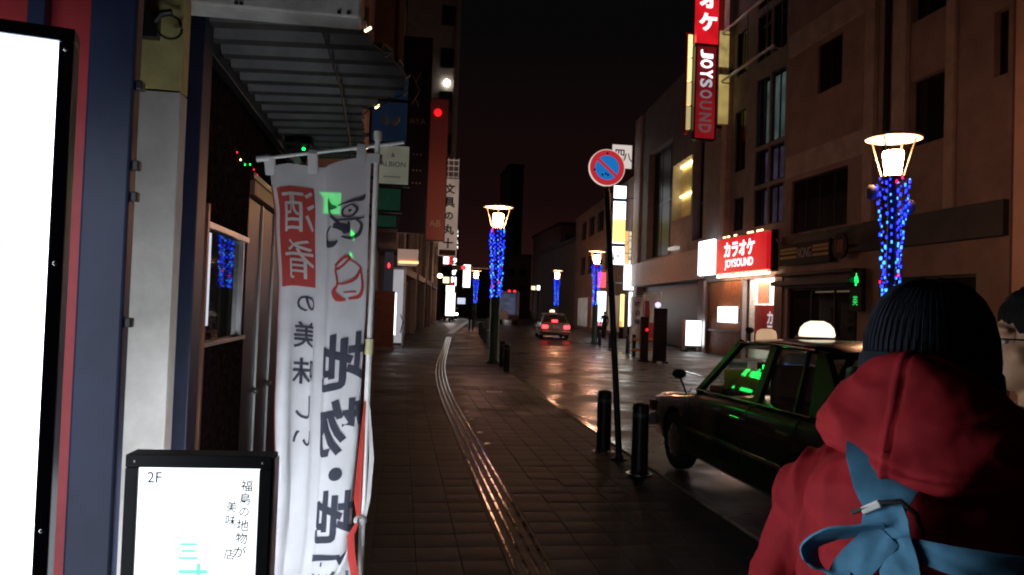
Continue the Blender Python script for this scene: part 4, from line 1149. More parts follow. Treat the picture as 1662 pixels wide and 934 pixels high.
s = bthing('edge_lit_sign', 'narrow yellow edge-lit sign box in four segments left of the tall red sign', 'sign', (12.1,31.3,9.8))
for i in range(4): MB().box(11.97,12.17,31.3,31.5,13.0-1.05*i-.12,13.85-1.05*i).build('lit_segment', emi('yellow_segment_%d' % i, (1,.82,.36), [1.3,1.2,.8,.45][i], 'NONE'), s)
MB().box(11.93,12.17,31.51,31.56,9.55,14.0).box(11.90,11.965,31.3,31.5,9.6,13.9).build('casing', red_sign, s)
for z in (10,13.6): MB().box(12.171,13.5,31.52,31.56,z,z+.06).build('bracket', frame_m, s)
worldparts(s)
s = bthing('yellow_wall_glow', 'glowing yellow panel standing in for lamplight on the wall right of the tall red sign', 'sign', (13.35,30.9,9.6))  # wall lit by a hidden lamp, its light put into emissive panels
MB().box(12.84,13.28,29.93,30.0,12.1,13.6).build('upper_panel', emi('yellow_panel_a', (1,.74,.26), .34, 'NONE', .3), s)
MB().box(12.86,13.28,29.93,30.0,9.7,11.75).build('lower_panel', emi('yellow_panel_b', (1,.74,.24), .30, 'NONE', .6, 1.0), s)
MB().box(12.84,13.28,30.005,30.06,9.65,13.65).box(13.281,13.5,30.0,30.05,11.8,12.05).build('backing', tan_light, s); worldparts(s)
# white box sign beside the karaoke board
s = bthing('white_box_sign', 'square white lit box sign left of the red karaoke signboard', 'sign', (13.2,31.7,3.3))
mb = MB(); F2.box(mb, 30.5,32.1,.30,.5,3.40,4.92); mb.build('lit_face', box_w, s, bevel=.06)
mb = MB(); F2.box(mb, 30.55,32.05,.002,.299,3.45,4.87); mb.build('casing', dark_metal, s)
for (a,z) in ((31.6,4.5),(31.65,4.2)): text_obj('一', F2.p(a,.51,z), -Y_, Z_, ink, s, w=.25, rot=R(25))
worldparts(s)
s = bthing('wall_light_sign', 'small white lit sign with black script on the wood slat wall', 'sign', (13.4,29.8,1.3))
mb = MB(); F2.box(mb, 28.9,30.7,.03,.12,1.40,2.06); mb.build('lit_face', box_w2, s, bevel=.02)
text_obj('ありがと', F2.p(29.75,.125,1.72), -Y_, Z_, ink, s, w=1.0, h=.25)
mb = MB(); F2.box(mb, 28.95,30.65,-.055,.029,1.45,2.0); mb.build('casing', black, s); worldparts(s)
s = bthing('floor_light_sign', 'white lit floor sign with a dark stand by the slat entrance', 'sign', (13.0,33))
mb = MB(); mb.box(12.85,14.1,32.9,33.1,.28,1.40); mb.build('lit_face', box_w, s, bevel=.02)
MB().box(12.78,12.848,32.86,33.14,.06,1.46).box(14.102,14.17,32.86,33.14,.06,1.46).box(12.85,14.1,32.86,33.14,.2,.279).build('frame', alu, s)
MB().box(12.75,12.9,32.7,33.3,0,.06).box(14.05,14.2,32.7,33.3,0,.06).build('foot', black, s)
text_obj('Ⅰ', (13.85,32.89,.75), X_, Z_, ink, s, h=.26); worldparts(s)

# ================================================================== RIGHT: building with dark bay and lit alcove, on the bend
F5 = Fac((13.55,32.5), (.0765,1), (-1,.0765))
r4 = bthing('bay_building', 'grey building with a big dark window bay and a yellow lit alcove', 'building', (17,40))
alc = (2.45,5.75,6.5,9.45); bayw = (5.9,11.0,4.85,11.1)
F5.wall(0, 14.2, 0, 14, [alc, bayw, (1,13.2,0,3.25), (.6,2.2,5.2,10.6)], .5, 8).build('wall', grey_wall, r4)
F5.window(r4, bayw, 3, .08, .4, mat('dull_dark_pane', (.012,.012,.014), .4, spec=.3), rows=2); F5.window(r4, (.6,2.2,5.2,10.6), 1, .08, .4, pane_dark, rows=3)
mb = MB(); F5.box(mb, 2.4,5.8,-.56,-.51,6.4,9.5); mb.build('alcove_back', mat('cream_alcove', (.7,.62,.36), .7), r4)
for z in (9.40, 7.85):
    mb = MB(); F5.box(mb, 2.5,5.7,-.46,-.40,z-.05,z); mb.build('alcove_tube', emi('yellow_tube', (1,.78,.32), 16.0), r4)
slab(F5, r4, 0.02, 14.1, .18, 3.3, 4.7, mat('mosaic_band', (.36,.25,.21), .5, var=.3, scale=9, bump=.4, bscale=14), 'mosaic_band')
text_obj('CITY', F5.p(4.2,.012,6.0), -Y_, Z_, mat('dull_letter', (.35,.3,.25), .5), r4, w=1.2); text_obj('BUILDING', F5.p(4.2,.012,5.4), -Y_, Z_, mat('dull_letter', (.35,.3,.25), .5), r4, w=1.6)
mb = MB()
for k in range(22): F5.box(mb, 1,13.2,-.48,-.44-.02*(k % 2),.15*k,.15*k+.147)
mb.build('roller_shutter', mat('dark_shutter', (.075,.07,.075), .45, .3), r4)
slab(F5, r4, 12.6, 14.15, .15, 4.72, 13.9, tan_light, 'pilaster'); slab(F5, r4, 4.1, 5.3, .3, 4.95, 5.1, emi('pale_ledge_light', (.9,.9,.85), .35), 'ledge_light')
worldparts(r4)
F6 = Fac((14.65,47.2), (.0765,1), (-1,.0765))
r5 = bthing('far_right_building', 'brown building behind the cluster of bright vertical signs', 'building', (18,58))
hs = [(2+4*i,5+4*i,z,z+1.7) for i in range(5) for z in (4.8,8.0)]
F6.wall(0, 24, 0, 10.5, hs, .2, 8).build('wall', tan, r5)
for h in hs: F6.window(r5, h, 2)
for i in range(3):
    mb = MB(); F6.box(mb, 2+7*i,7+7*i,.01,.06,.3,2.8); mb.build('shopfront', emi('warm_shopfront_%d' % i, [(1,.72,.45),(1,.6,.4),(.9,.85,.8)][i], [.12,.06,.10][i], 'NONE', .8, 1.2), r5)
worldparts(r5)
# cluster of projecting signs
bld = mat('sign_blue_print', (.03,.13,.5), .5)
s = proj_sign('square_sign', 'square pale sign with framed black characters above the bright sign column', 13.1,14.4,47,10.9,12.4, emi('pale_lit_face', (1,.88,.82), .62,'NONE'), bracket=14.7)
text_obj('四', (13.6,46.985,11.8), X_, Z_, ink, s, h=.6, offset=.02); text_obj('八', (14.1,46.985,11.6), X_, Z_, ink, s, h=.55, offset=.02); worldparts(s)
s = proj_sign('bright_column_sign', 'tall bright white and yellow lit column sign with blue bands', 13.3,14.1,47,4.7,9.75, box_w, bracket=14.7)
MB().box(13.29,14.11,46.97,46.995,8.75,8.95).build('blue_band', bld, s); MB().box(13.29,14.11,46.97,46.995,5.85,6.05).build('blue_band', bld, s)
MB().box(13.3,14.1,46.975,46.998,6.1,7.6).build('yellow_zone', emi('yellow_zone', (1,.85,.25), 1.5, 'NONE'), s)
text_obj('区', (13.65,46.985,5.25), X_, Z_, ink, s, h=.55, offset=.02); worldparts(s)
s = proj_sign('orange_sign', 'narrow orange lit sign beside the bright column sign', 14.18,14.42,47.2,4.75,6.9, emi('orange_face', (1,.55,.22), .9,'NONE'), bracket=14.7)
text_obj('フ', (14.3,47.185,6.1), X_, Z_, ink, s, w=.2); worldparts(s)
s = proj_sign('pale_sign', 'narrow cream lit sign with small black characters right of the bright column sign', 14.46,14.72,47.4,4.6,6.9, emi('cream_face', (1,.9,.7), .8,'NONE'), bracket=14.75)
for i, ch in enumerate('居酒屋'): text_obj(ch, (14.59,47.385,6.3-.55*i), X_, Z_, ink, s, w=.2)
worldparts(s)
s = proj_sign('blue_yellow_sign', 'thin yellow and blue lit sign at the right of the sign cluster', 14.78,14.95,47.1,4.7,6.9, emi('blue_face', (.2,.35,1), .7,'NONE'), bracket=15.1)
MB().box(14.775,14.955,47.07,47.095,6.1,6.88).build('yellow_cap', emi('yellow_cap', (1,.85,.1), 1.0,'NONE'), s); worldparts(s)
s = proj_sign('lower_box_sign', 'white lit box sign with two small marks under the sign cluster', 14.0,14.85,46.6,3.1,4.7, box_w, bracket=15.0)
for x in (14.3,14.45,14.35): text_obj('ー', (x,46.585,4.45 if x > 14.3 else 3.35), X_, Z_, ink, s, w=.14)
worldparts(s)
s = bthing('light_tube_sign', 'upright white light tube below the lit box sign', 'sign', (14.5,46.6))
MB().box(14.38,14.55,46.5,46.6,.8,2.95).build('tube', tube_w, s); MB().box(14.36,14.57,46.61,46.66,0,3.0).build('backing', black, s); worldparts(s)
s = bthing('yellow_strip_sign', 'upright yellow lit strip sign left of the white tube', 'sign', (13.95,46.4))
MB().box(13.78,14.02,46.4,46.5,.75,2.8).build('lit_face', emi('yellow_strip', (1,.82,.3), 1.6), s); MB().box(13.76,14.04,46.51,46.56,0,2.85).build('backing', black, s)
MB().box(13.76,13.9,46.36,46.398,.75,1.1).build('orange_foot', emi('orange_foot', (1,.4,.1), 1.2,'NONE'), s); worldparts(s)
s = bthing('blue_white_sign', 'glaring bluish white shop sign box behind the far right street lamp', 'sign', (12.75,47.5))
MB().box(12.4,13.1,47.4,47.6,1.0,2.95).build('lit_face', emi('bluish_face', (.75,.9,1), 3.0), s)
MB().box(12.36,13.14,47.61,47.7,.0,3.0).build('backing', black, s); MB().box(12.4,13.1,47.4,47.6,.75,.98).build('pink_foot', emi('pink_face', (1,.3,.4), .8,'NONE'), s); worldparts(s)
s = bthing('red_box_sign', 'small red lit box sign above the bluish white sign', 'sign', (12.8,47.5,3.3))
MB().box(12.55,13.05,47.4,47.6,3.2,4.2).build('lit_face', emi('red_pink_face', (1,.12,.16), 1.0,'NONE'), s); MB().box(12.5,13.1,47.61,47.7,3.15,4.25).build('backing', black, s)
MB().box(13.1,14.7,47.62,47.68,3.5,3.6).build('bracket', frame_m, s); worldparts(s)

# far end of the street
farm = [(9.5,125,16,140,7.5,dark_wall,'low dark building closing the street behind the traffic lights'),(20,95,34,115,12.5,tan,'brown far building right of the brake-lit car'),(22.8,165,26,180,33,dark_wall,'slim dark tower rising over the far roofs'),(17.5,128,22,140,10.5,grey_wall,'far grey building left of the brown far building'),(2,150,12,165,9,dark_wall,'far dark block at the left end of the street'),(14.6,72,24,92,8.5,grey_wall,'grey far building with dark shopfronts right of the road')]
fw_warm = emi('far_window_warm', (1,.6,.3), .5, 'NONE'); fw_cool = emi('far_window_cool', (.8,.85,1), .4, 'NONE')
for (x0,y0,x1,y1,h,m,lab) in farm:
    if x0 == 14.6: x0, x1 = 17.0, 26
    t = bthing('far_building', lab, 'building', ((x0+x1)/2,(y0+y1)/2), 'buildings closing the far street')
    MB().box(x0,x1,y0,y1,0,h).build('wall', m, t); MB().box(x0-.2,x1+.2,y0-.2,y1+.2,h+.001,h+.4).build('parapet', dark_wall, t)
    z = 4.2
    while z < h-1.2:
        x = x0+.6
        while x < x1-1.2:
            q = random.random()
            w = MB().box(x,x+1.1,y0-.05,y0-.002,z,z+1.3).build('window', frame_m, t)
            MB().box(x+.07,x+1.03,y0-.07,y0-.051,z+.07,z+1.23).build('pane', fw_warm if q > .93 else (fw_cool if q > .88 else pane_dark), w)
            x += 2.0
        z += 2.9
    worldparts(t)

# ================================================================== street lamps
def make_lamp(label):
    t = thing('street_lamp', label, 'street lamp', group='lantern street lamps')
    MB().lathe([(.21,0),(.21,.05),(.165,.09),(.15,.14),(.145,1.95),(.155,2.0),(.12,2.05)], 24).build('base_post', teal, t, True)
    MB().lathe([(.075,2.04),(.07,4.06)], 16).build('upper_post', dark_metal, t, True)
    MB().lathe([(.08,4.02),(.19,4.07),(.20,4.11),(.15,4.13)], 24).build('lantern_seat', dark_metal, t, True)
    MB().lathe([(.11,4.131),(.125,4.16),(.165,4.5),(.15,4.54)], 20).build('lantern_glass', lantern_m, t, True)
    for k in range(4):
        a = math.pi/4+k*math.pi/2
        MB().tube([(.18*math.cos(a),.18*math.sin(a),4.10),(.36*math.cos(a),.36*math.sin(a),4.73)], .014, 8).build('strut', mat('lamp_strut', (.5,.42,.3), .4), t, True)
    MB().lathe([(.40,4.735),(.44,4.74),(.445,4.765),(.42,4.79),(.1,4.85),(.02,4.86)], 36).build('disc_cover', white_paint, t, True)
    nets = {led_b: MB(), led_c: MB(), led_r: MB()}; wire = MB()
    ncol = 13
    for c_ in range(ncol):
        a0 = 2*math.pi*c_/ncol; last = None; r = 0
        for i in range(32):
            z = 4.06-.066*i+random.uniform(-.012,.012)
            rad = .155+.085*max(0,(z-2.9)/1.2)+.022*math.sin(a0*2+z*2.2)+random.uniform(-.03,.03)
            a = a0+.22*math.sin(z*2.1+a0)+random.uniform(-.05,.05)+.2*(i % 2)*.5
            p = Vector((rad*math.cos(a), rad*math.sin(a), z))
            if (i+c_) % 2 == 0 and random.random() < .92:
                q = random.random(); q3 = random.choice((.6,.8,1.0,1.15)); m_ = led_r if q < .035 else (led_c if q < .38 else led_b)
                nets[m_].box(p.x-.010*q3,p.x+.010*q3,p.y-.010*q3,p.y+.010*q3,p.z-.024*q3,p.z+.024*q3)
            if last is not None and i % 2 == 0:
                wire.tube([last, p], .0025, 4, False)
            if i % 2 == 0: last = p
    for m_, n_, in ((led_b,'blue_leds'),(led_c,'azure_leds'),(led_r,'red_leds')): tag(nets[m_].build(n_, m_, t, fix=False), kind='stuff')
    tag(wire.build('net_wire', cable_m, t, fix=False), kind='stuff')
    return t
lamps = [((8.08,11.6),'near street lamp wrapped in blue lights above the taxi on the right'),((2.87,22.9),'street lamp wrapped in blue lights on the left kerb by the bollards'),((9.95,38.0),'street lamp wrapped in blue lights behind the leaning no-parking pole'),((12.15,58.5),'small far street lamp with blue lights above the brake-lit car'),((6.35,64.5),'farthest left street lamp, a small orange glow')]
lamp0 = make_lamp(lamps[0][1])
for i, (p, lab) in enumerate(lamps):
    o = lamp0 if i == 0 else copy_tree(lamp0)
    o.location = (*p, 0); o.rotation_euler = (0,0,random.uniform(0,6)); o['label'] = lab
# loudspeakers on the near lamp
for k, (dx, dz) in enumerate(((-.30,3.62),(.32,3.85))):
    mb = MB(); mb.ell((dx,-.05,dz), (.10,.10,.13), 16, 10); mb.tube([(0,0,dz+.05),(dx,-.05,dz+.1)], .015, 8)
    o = mb.build('speaker', mat('grey_speaker', (.3,.3,.32), .4), lamp0, True)

# ================================================================== bollards
def bollard(): 
    t = thing('bollard', '', 'bollard', group='dark kerb bollards')
    MB().lathe([(.105,0),(.105,.015),(.088,.03),(.086,.68),(.088,.70),(.075,.735),(.03,.75)], 24).build('post', dark_metal, t, True)
    MB().lathe([(.0885,.60),(.0885,.64)], 24).build('band', mat('grey_band', (.12,.12,.125), .35), t, True)
    MB().lathe([(.14,0),(.14,.008),(.106,.012)], 24).build('base_plate', steel, t, True)
    return t
bs = [((2.50,8.95),'dark bollard left of the leaning no-parking pole'),((2.56,7.75),'dark bollard between the leaning pole and the taxi'),((2.86,19.9),'dark bollard nearest the left street lamp'),((2.95,21.5),'second dark bollard by the left street lamp'),
      ((3.3,26.5),'first dark bollard beyond the left street lamp'),((3.6,30),'second dark bollard beyond the left street lamp'),((4.0,35),'third dark bollard beyond the left street lamp'),((4.4,40),'fourth dark bollard beyond the left street lamp'),((4.8,45),'fifth dark bollard beyond the left street lamp'),
      ((9.55,33.6),'dark bollard right of the leaning pole on the far kerb'),((9.75,36.2),'dark bollard at the foot of the far right street lamp'),((9.2,29.8),'dark bollard beside the red and white banners')]
b0 = bollard()
for i, (p, lab) in enumerate(bs):
    o = b0 if i == 0 else copy_tree(b0)
    o.location = (*p, 0); o.rotation_euler = (R(random.uniform(-.8,.8)), R(random.uniform(-.8,.8)), random.uniform(0,3)); o['label'] = lab

# ================================================================== no-parking sign on a leaning pole
np_ = thing('no_parking_sign', 'round red and blue no-parking sign on a leaning dark pole', 'road sign', (2.565,8.5,0))
tilt = Matrix.Rotation(math.atan(.27/3.4), 4, 'Y').inverted()
def T(v): return tuple(tilt @ Vector(v))
mb = MB().tube([T((0,0,0)),T((0,0,1.2)),T((0,0,3.52))], [.038,.036,.034], 14); mb.build('pole', dark_metal, np_, True)
MB().lathe([(.09,0),(.09,.01),(.05,.02),(.045,.05)], 16).build('pole_foot', dark_metal, np_, True)
def disc(r, y, zc, m, name, n=48, th=.004, par=np_):
    Mx = tilt @ Matrix.Translation((0,y,zc)) @ Matrix.Rotation(R(90), 4, 'X')
    mb = MB(); mb.prism([(r*math.cos(2*math.pi*k/n), r*math.sin(2*math.pi*k/n)) for k in range(n)], 0, th, Mx)
    return mb.build(name, m, par)
zc = 3.36
plate = disc(.212, -.014, zc, emi('sign_glow_rim', (1,.80,.72), .75, 'NONE'), 'plate', th=.037)  # sign colours emit, standing in for light thrown back by the plate
disc(.204, -.0515, zc, emi('sign_glow_red', (.75,.035,.05), .62, 'NONE'), 'red_ring', th=.001)
disc(.142, -.053, zc, emi('sign_glow_blue', (.012,.20,.62), .75, 'NONE'), 'blue_field', th=.001)
Mx = tilt @ Matrix.Translation((0,-.0545,zc)) @ Matrix.Rotation(R(90), 4, 'X') @ Matrix.Rotation(R(-45), 4, 'Z')
MB().prism([(-.147,-.018),(.147,-.018),(.147,.018),(-.147,.018)], 0, .001, Mx).build('red_bar', MATS['sign_glow_red'], np_)
for z in (zc+.08, zc-.08): MB().box(-.045,.045,-.04,.04,z-.012,z+.012, tilt).build('clamp', steel, np_)
stk = mat('sticker_black', (.02,.02,.02), .5)
for (dx,dz) in ((-.06,-.08),(-.02,-.07),(.005,-.085),(-.15,-.02),(.01,.165)):
    Mx = tilt @ Matrix.Translation((dx,-.056,zc+dz)) @ Matrix.Rotation(R(90), 4, 'X')
    MB().prism([(-.01,-.012),(.012,-.01),(.01,.012),(-.012,.01)], 0, .001, Mx).build('sticker_scrap', stk, np_)

# ================================================================== taxi
def make_taxi(label, paint, lit, cat='taxi', far=False):
    t = thing('taxi', label, cat)
    st = [(2.34,.66,.42,.66,.60),(2.30,.76,.32,.71,.66),(2.15,.80,.25,.755,.70),(1.85,.83,.22,.80,.74),(1.2,.845,.20,.865,.80),(.88,.848,.20,.905,.83),(.2,.85,.20,.935,.86),(-.6,.85,.20,.945,.86),(-1.45,.848,.20,.955,.87),(-1.7,.842,.21,.965,.88),(-2.1,.825,.25,.955,.86),(-2.28,.79,.30,.93,.82),(-2.335,.70,.40,.86,.75)]
    rings = []
    for y, w, zb, zt_, zs in st:
        half = [(0,zb),(w*.88,zb),(w*.965,zb+.05),(w*.99,zb+.18),(w,(zb+zs)/2+.02),(w*.995,zs-.10),(w*.975,zs),(w*.945,zt_-.035),(w*.88,zt_-.006),(w*.5,zt_+.012),(0,zt_+.018)]
        ring = [(x,y,z) for x,z in half]+[(-x,y,z) for x,z in reversed(half[1:-1])]
        rings.append(ring)
    mb = MB().loft(rings)
    me = mb.mesh('b'); b = bmesh.new(); b.from_mesh(me); bmesh.ops.recalc_face_normals(b, faces=b.faces); b.to_mesh(me); b.free()
    tmp = bpy.data.objects.new('b', me); col.objects.link(tmp)
    cut = MB()
    for y in (1.40,-1.28):
        for sx in (-1,1): cut.tube([(sx*.56,y,.31),(sx*1.0,y,.31)], .375, 28)
    cme = cut.mesh('c'); b = bmesh.new(); b.from_mesh(cme); bmesh.ops.recalc_face_normals(b, faces=b.faces); b.to_mesh(cme); b.free()
    cobj = bpy.data.objects.new('c', cme); col.objects.link(cobj)
    sb = tmp.modifiers.new('s', 'SUBSURF'); sb.levels = 1; sb.subdivision_type = 'SIMPLE'
    bo = tmp.modifiers.new('x', 'BOOLEAN'); bo.object = cobj; bo.operation = 'DIFFERENCE'; bo.solver = 'EXACT'
    bpy.context.view_layer.update()
    me2 = bpy.data.meshes.new_from_object(tmp.evaluated_get(bpy.context.evaluated_depsgraph_get()))
    bpy.data.objects.remove(tmp); bpy.data.objects.remove(cobj)
    me2.materials.clear(); me2.materials.append(paint); me2.shade_smooth()
    try: me2.set_sharp_from_angle(angle=R(32))
    except Exception: pass
    body = bpy.data.objects.new('body', me2); col.objects.link(body); body.parent = t
    chrome = mat('chrome', (.75,.75,.77), .12, 1.0, var=.03); trim = mat('black_trim', (.01,.01,.01), .35)
    tg = glass('taxi_glass', (.86,.9,.88))
    # greenhouse
    A0, A1 = Vector((.735,.90,.915)), Vector((.585,.27,1.435)); C0, C1 = Vector((.735,-1.62,.955)), Vector((.585,-1.08,1.435))
    def side(y, z, sx):       # point on the tumbled-in side plane
        k = (z-.92)/(1.435-.92); return Vector((sx*(.755-.155*k), y, z))
    roof = []
    for y, w, z in [(.36,.54,1.415),(.27,.60,1.44),(.0,.625,1.468),(-.5,.63,1.478),(-.95,.62,1.465),(-1.08,.60,1.44),(-1.15,.54,1.42)]:
        half = [(0,z-.03),(w*.98,z-.035),(w,z-.012),(w*.94,z+.012),(w*.6,z+.03),(0,z+.037)]
        roof.append([(x,y,zz) for x,zz in half]+[(-x,y,zz) for x,zz in reversed(half[1:-1])])
    MB().loft(roof).build('roof', paint, t, True)
    # pillars
    for sx in (-1,1):
        def pl(y0,y1,w0,name='pillar'):
            MB().ribbon([side(y0,.90,sx),side(y1,1.44,sx)], w0, Y_, .045).build(name, paint if name == 'pillar' else trim, t)
        MB().ribbon([Vector((sx*.755,.93,.89)),Vector((sx*.60,.26,1.445))], .07, Y_, .05).build('windscreen_pillar', paint, t)
        pl(-.36,-.40,.11,'centre_pillar')
        MB().loft([[side(-1.22,.92,sx),side(-1.72,.93,sx),side(-1.72,.93,sx)-Vector((sx*.05,0,0)),side(-1.22,.92,sx)-Vector((sx*.05,0,0))],[side(-1.06,1.445,sx),side(-1.17,1.44,sx),side(-1.17,1.44,sx)-Vector((sx*.05,0,0)),side(-1.06,1.445,sx)-Vector((sx*.05,0,0))]]).build('rear_pillar', paint, t)
        # panes
        def pn(a, b_, c_, d_, name='side_window'):
            P = [side(*a,sx),side(*b_,sx),side(*c_,sx),side(*d_,sx)]; off = Vector((-sx*.012,0,0))
            MB().loft([[p+off for p in P],[p+off*1.6 for p in P]]).build(name, tg, t)
        pn((.88,.925),(-.33,.935),(-.37,1.425),(.28,1.425)); pn((-.43,.935),(-1.0,.94),(-.93,1.425),(-.45,1.425)); pn((-1.03,.94),(-1.24,.945),(-1.08,1.425),(-.96,1.425),'quarter_window')
        MB().ribbon([side(-1.015,.93,sx),side(-.945,1.435,sx)], .03, Y_, .03).build('window_divider', trim, t)
        MB().tube([(sx*.775,.95,.925),(sx*.785,-.4,.945),(sx*.785,-1.3,.955)], .009, 8).build('belt_trim', chrome, t, True)
        MB().tube([(sx*.62,.27,1.447),(sx*.645,-.4,1.462),(sx*.625,-1.06,1.447)], .008, 8).build('drip_rail', chrome, t, True)
        # lower side: moulding, door seams, handles
        for (y0,y1) in ((.98,-.30),(-.34,-1.0)):
            MB().box(sx*.852-.006,sx*.852+.006,y1,y0,.50,.53).build('side_moulding', chrome, t, bevel=.002)
        for y in (1.0,-.33,-1.17): MB().ribbon([(sx*.848,y,.26),(sx*.853,y,.55),(sx*.836,y,.86),(sx*.80,y,.925)], .006, Y_, .006).build('door_seam', trim, t)
        for y in (-.16,-1.0): MB().box(sx*.850-.014,sx*.850+.014,y-.09,y+.09,.775,.80).build('door_handle', chrome, t, bevel=.004)
        # fender mirror
        mr = MB().tube([(sx*.66,1.52,.83),(sx*.70,1.53,.93),(sx*.74,1.52,1.0)], .012, 8).build('mirror_stalk', black, t, True)
        MB().ell((sx*.74,1.52,1.03), (.085,.045,.055), 16, 10).build('mirror_shell', black, mr, True)
        # lamps
        MB().box(sx*.60-.13,sx*.60+.13,2.27,2.325,.54,.66).build('headlight', glass('headlight_glass', (.7,.7,.7)), t, bevel=.02)
        MB().box(sx*.795-.03,sx*.795+.03,2.12,2.27,.54,.66).build('turn_signal', mat('amber_lens', (.5,.2,.02), .2), t, bevel=.01)
        MB().box(sx*.62-.16,sx*.62+.16,-2.355,-2.30,.62,.80).build('tail_light', brake_m if lit else mat('red_lens', (.25,.01,.012), .15), t, bevel=.02)
    # windscreens
    def ws(y0,z0,y1,z1,w0,w1,name):
        P = [Vector((-w0,y0,z0)),Vector((w0,y0,z0)),Vector((w1,y1,z1)),Vector((-w1,y1,z1))]; o_ = Vector((0,0,.008))
        MB().loft([P,[p+o_ for p in P]]).build(name, tg, t)
    ws(.90,.90,.28,1.435,.70,.57,'windscreen'); ws(-1.66,.95,-1.12,1.43,.69,.56,'rear_window')
    # bumpers, grille, plate, base
    for y, s_ in ((2.30,1),(-2.33,-1)):
        MB().tube([(-.80,y-.10*s_,.43),(-.76,y+.02*s_,.43),(0,y+.07*s_,.43),(.76,y+.02*s_,.43),(.80,y-.10*s_,.43)], .075, 10).build('bumper', chrome if not far else paint, t, True)
    MB().box(-.40,.40,2.30,2.345,.54,.65).build('grille', trim, t, bevel=.01)
    MB().box(-.17,.17,-2.385,-2.355,.62,.78).build('number_plate', mat('plate_green', (.55,.6,.55), .5), t)
    # interior
    cab = mat('taxi_cabin', (.05,.05,.05), .8)
    MB().box(-.70,.70,-1.5,.85,.70,.90).build('cabin_floor', cab, t)
    for sx in (-1,1):
        st_ = MB().box(sx*.36-.24,sx*.36+.24,-.42,-.28,.86,1.28).build('front_seat', cab, t, bevel=.04)
        MB().box(sx*.36-.12,sx*.36+.12,-.40,-.30,1.285,1.38).build('headrest', mat('white_headrest_cover', (.5,.5,.48), .8), st_, bevel=.03)
    MB().box(-.66,.66,-1.42,-1.26,.86,1.24).build('rear_seat', cab, t, bevel=.05)
    MB().box(-.68,.68,.55,.85,.88,.98).build('dashboard', cab, t, bevel=.03)
    MB().ell((.34,.42,.98), (.17,.03,.17), 16, 8).build('steering_wheel', trim, t, True)
    # wheels
    for y in (1.40,-1.28):
        for sx in (-1,1):
            wz = []
            tyr = MB(); n = 28
            prof = [(.19,-.085),(.285,-.09),(.305,-.07),(.312,-.03),(.312,.03),(.305,.07),(.285,.09),(.19,.085)]
            rr = [[(sx*.745+o2, y+r_*math.cos(2*math.pi*k/n), .312+r_*math.sin(2*math.pi*k/n)) for k in range(n)] for r_, o2 in prof]
            tyr.loft(rr); w_ = tyr.build('wheel', tyre_m, t, True)
            rim = MB(); xo = sx*.745+sx*.088
            rim.tube([(xo-sx*.02,y,.312),(xo-sx*.004,y,.312),(xo+sx*.008,y,.312),(xo+sx*.012,y,.312)], [.19,.185,.13,.05], 24)
            rim.build('hub_cap', mat('dull_hub', (.3,.3,.3), .35, .8), w_, True)
            for k in range(8):
                a = 2*math.pi*k/8; MB().ell((xo+sx*.006,y+.155*math.cos(a),.312+.155*math.sin(a)), (.006,.016,.016), 8, 6).build('vent_hole', black, w_)
    # roof lamp
    rl = MB(); rr = []
    for z, w, d in [(0,.16,.085),(.02,.165,.09),(.08,.15,.08),(.12,.115,.06),(.145,.06,.03)]:
        rr.append([(w*math.copysign(abs(math.cos(2*math.pi*k/24))**.6,math.cos(2*math.pi*k/24)),-.02+d*math.copysign(abs(math.sin(2*math.pi*k/24))**.6,math.sin(2*math.pi*k/24)),1.53+z) for k in range(24)])
    rl.loft(rr).build('roof_lamp', taxi_lamp, t, True)
    MB().box(-.17,.17,-.12,.08,1.505,1.53).build('lamp_base', chrome, t, bevel=.006)
    return t
dark_paint = mat('deep_green_car_paint', (.004,.012,.007), .25, var=.1, coat=.3, spec=.35)
tx = make_taxi('dark green taxi with a lit roof lamp parked at the kerb on the right', dark_paint, False)
tx.location = (3.86,6.62,0)
# things carried by the near taxi
MB().box(-.15,.15,-.05,.13,1.420,1.428).build('cabin_fill_light', emi('cabin_fill_light', (.8,1,.75), 9.0), tx)  # added lamp under the roof, brightens the placard and cabin
text_obj('TAXI', (-.862,-1.72,.70), -Y_, Z_, mat('pale_letters', (.5,.45,.4), .5), tx, w=.22)
MB().box(-.62,-.18,.50,.545,.985,1.17, Matrix.Rotation(R(8),4,'Z')).build('yellow_placard', mat('yellow_card', (.62,.58,.05), .6), tx)
MB().box(-.585,-.40,.56,.59,1.175,1.24).build('clear_card', mat('pale_card', (.5,.55,.5), .4), tx)
dv = MB().box(-.45,-.21,.20,.25,1.12,1.26).build('vacancy_display', black, tx)
text_obj('空', (-.29,.195,1.195), X_, Z_, green_led, dv, h=.09, offset=.03); text_obj('II', (-.395,.195,1.195), X_, Z_, green_led, dv, h=.09, offset=.05)
MB().box(-.20,.03,.15,.19,1.25,1.34).build('blue_display', emi('blue_screen', (.08,.16,.9), .5, 'NONE'), tx)
MB().ell((-.53,.26,1.565), (.04,.04,.032), 12, 8).tube([(-.53,.26,1.44),(-.53,.26,1.55)], .012, 8).build('antenna_ball', black, tx, True)
sl = MB(); rr = [[(-.44+.10*math.cos(2*math.pi*k/20)*w,.10+.06*math.sin(2*math.pi*k/20)*w,1.475+z) for k in range(20)] for z,w in ((0,1),(.05,1.02),(.09,.9),(.11,.5))]
sl.loft(rr).build('company_lamp', emi('company_lamp', (1,.62,.36), .5), tx, True)
silver = mat('silver_car_paint', (.42,.40,.40), .25, .3, var=.06, coat=.6)
car = make_taxi('silver taxi driving away with three red brake lights lit', silver, True, far=True)
car.location = (8.95,44.2,0); car.rotation_euler = (0,0,-BA-R(1))
MB().box(-.16,.16,-1.62,-1.56,.985,1.09).build('high_brake_light', brake_m, car, bevel=.01)

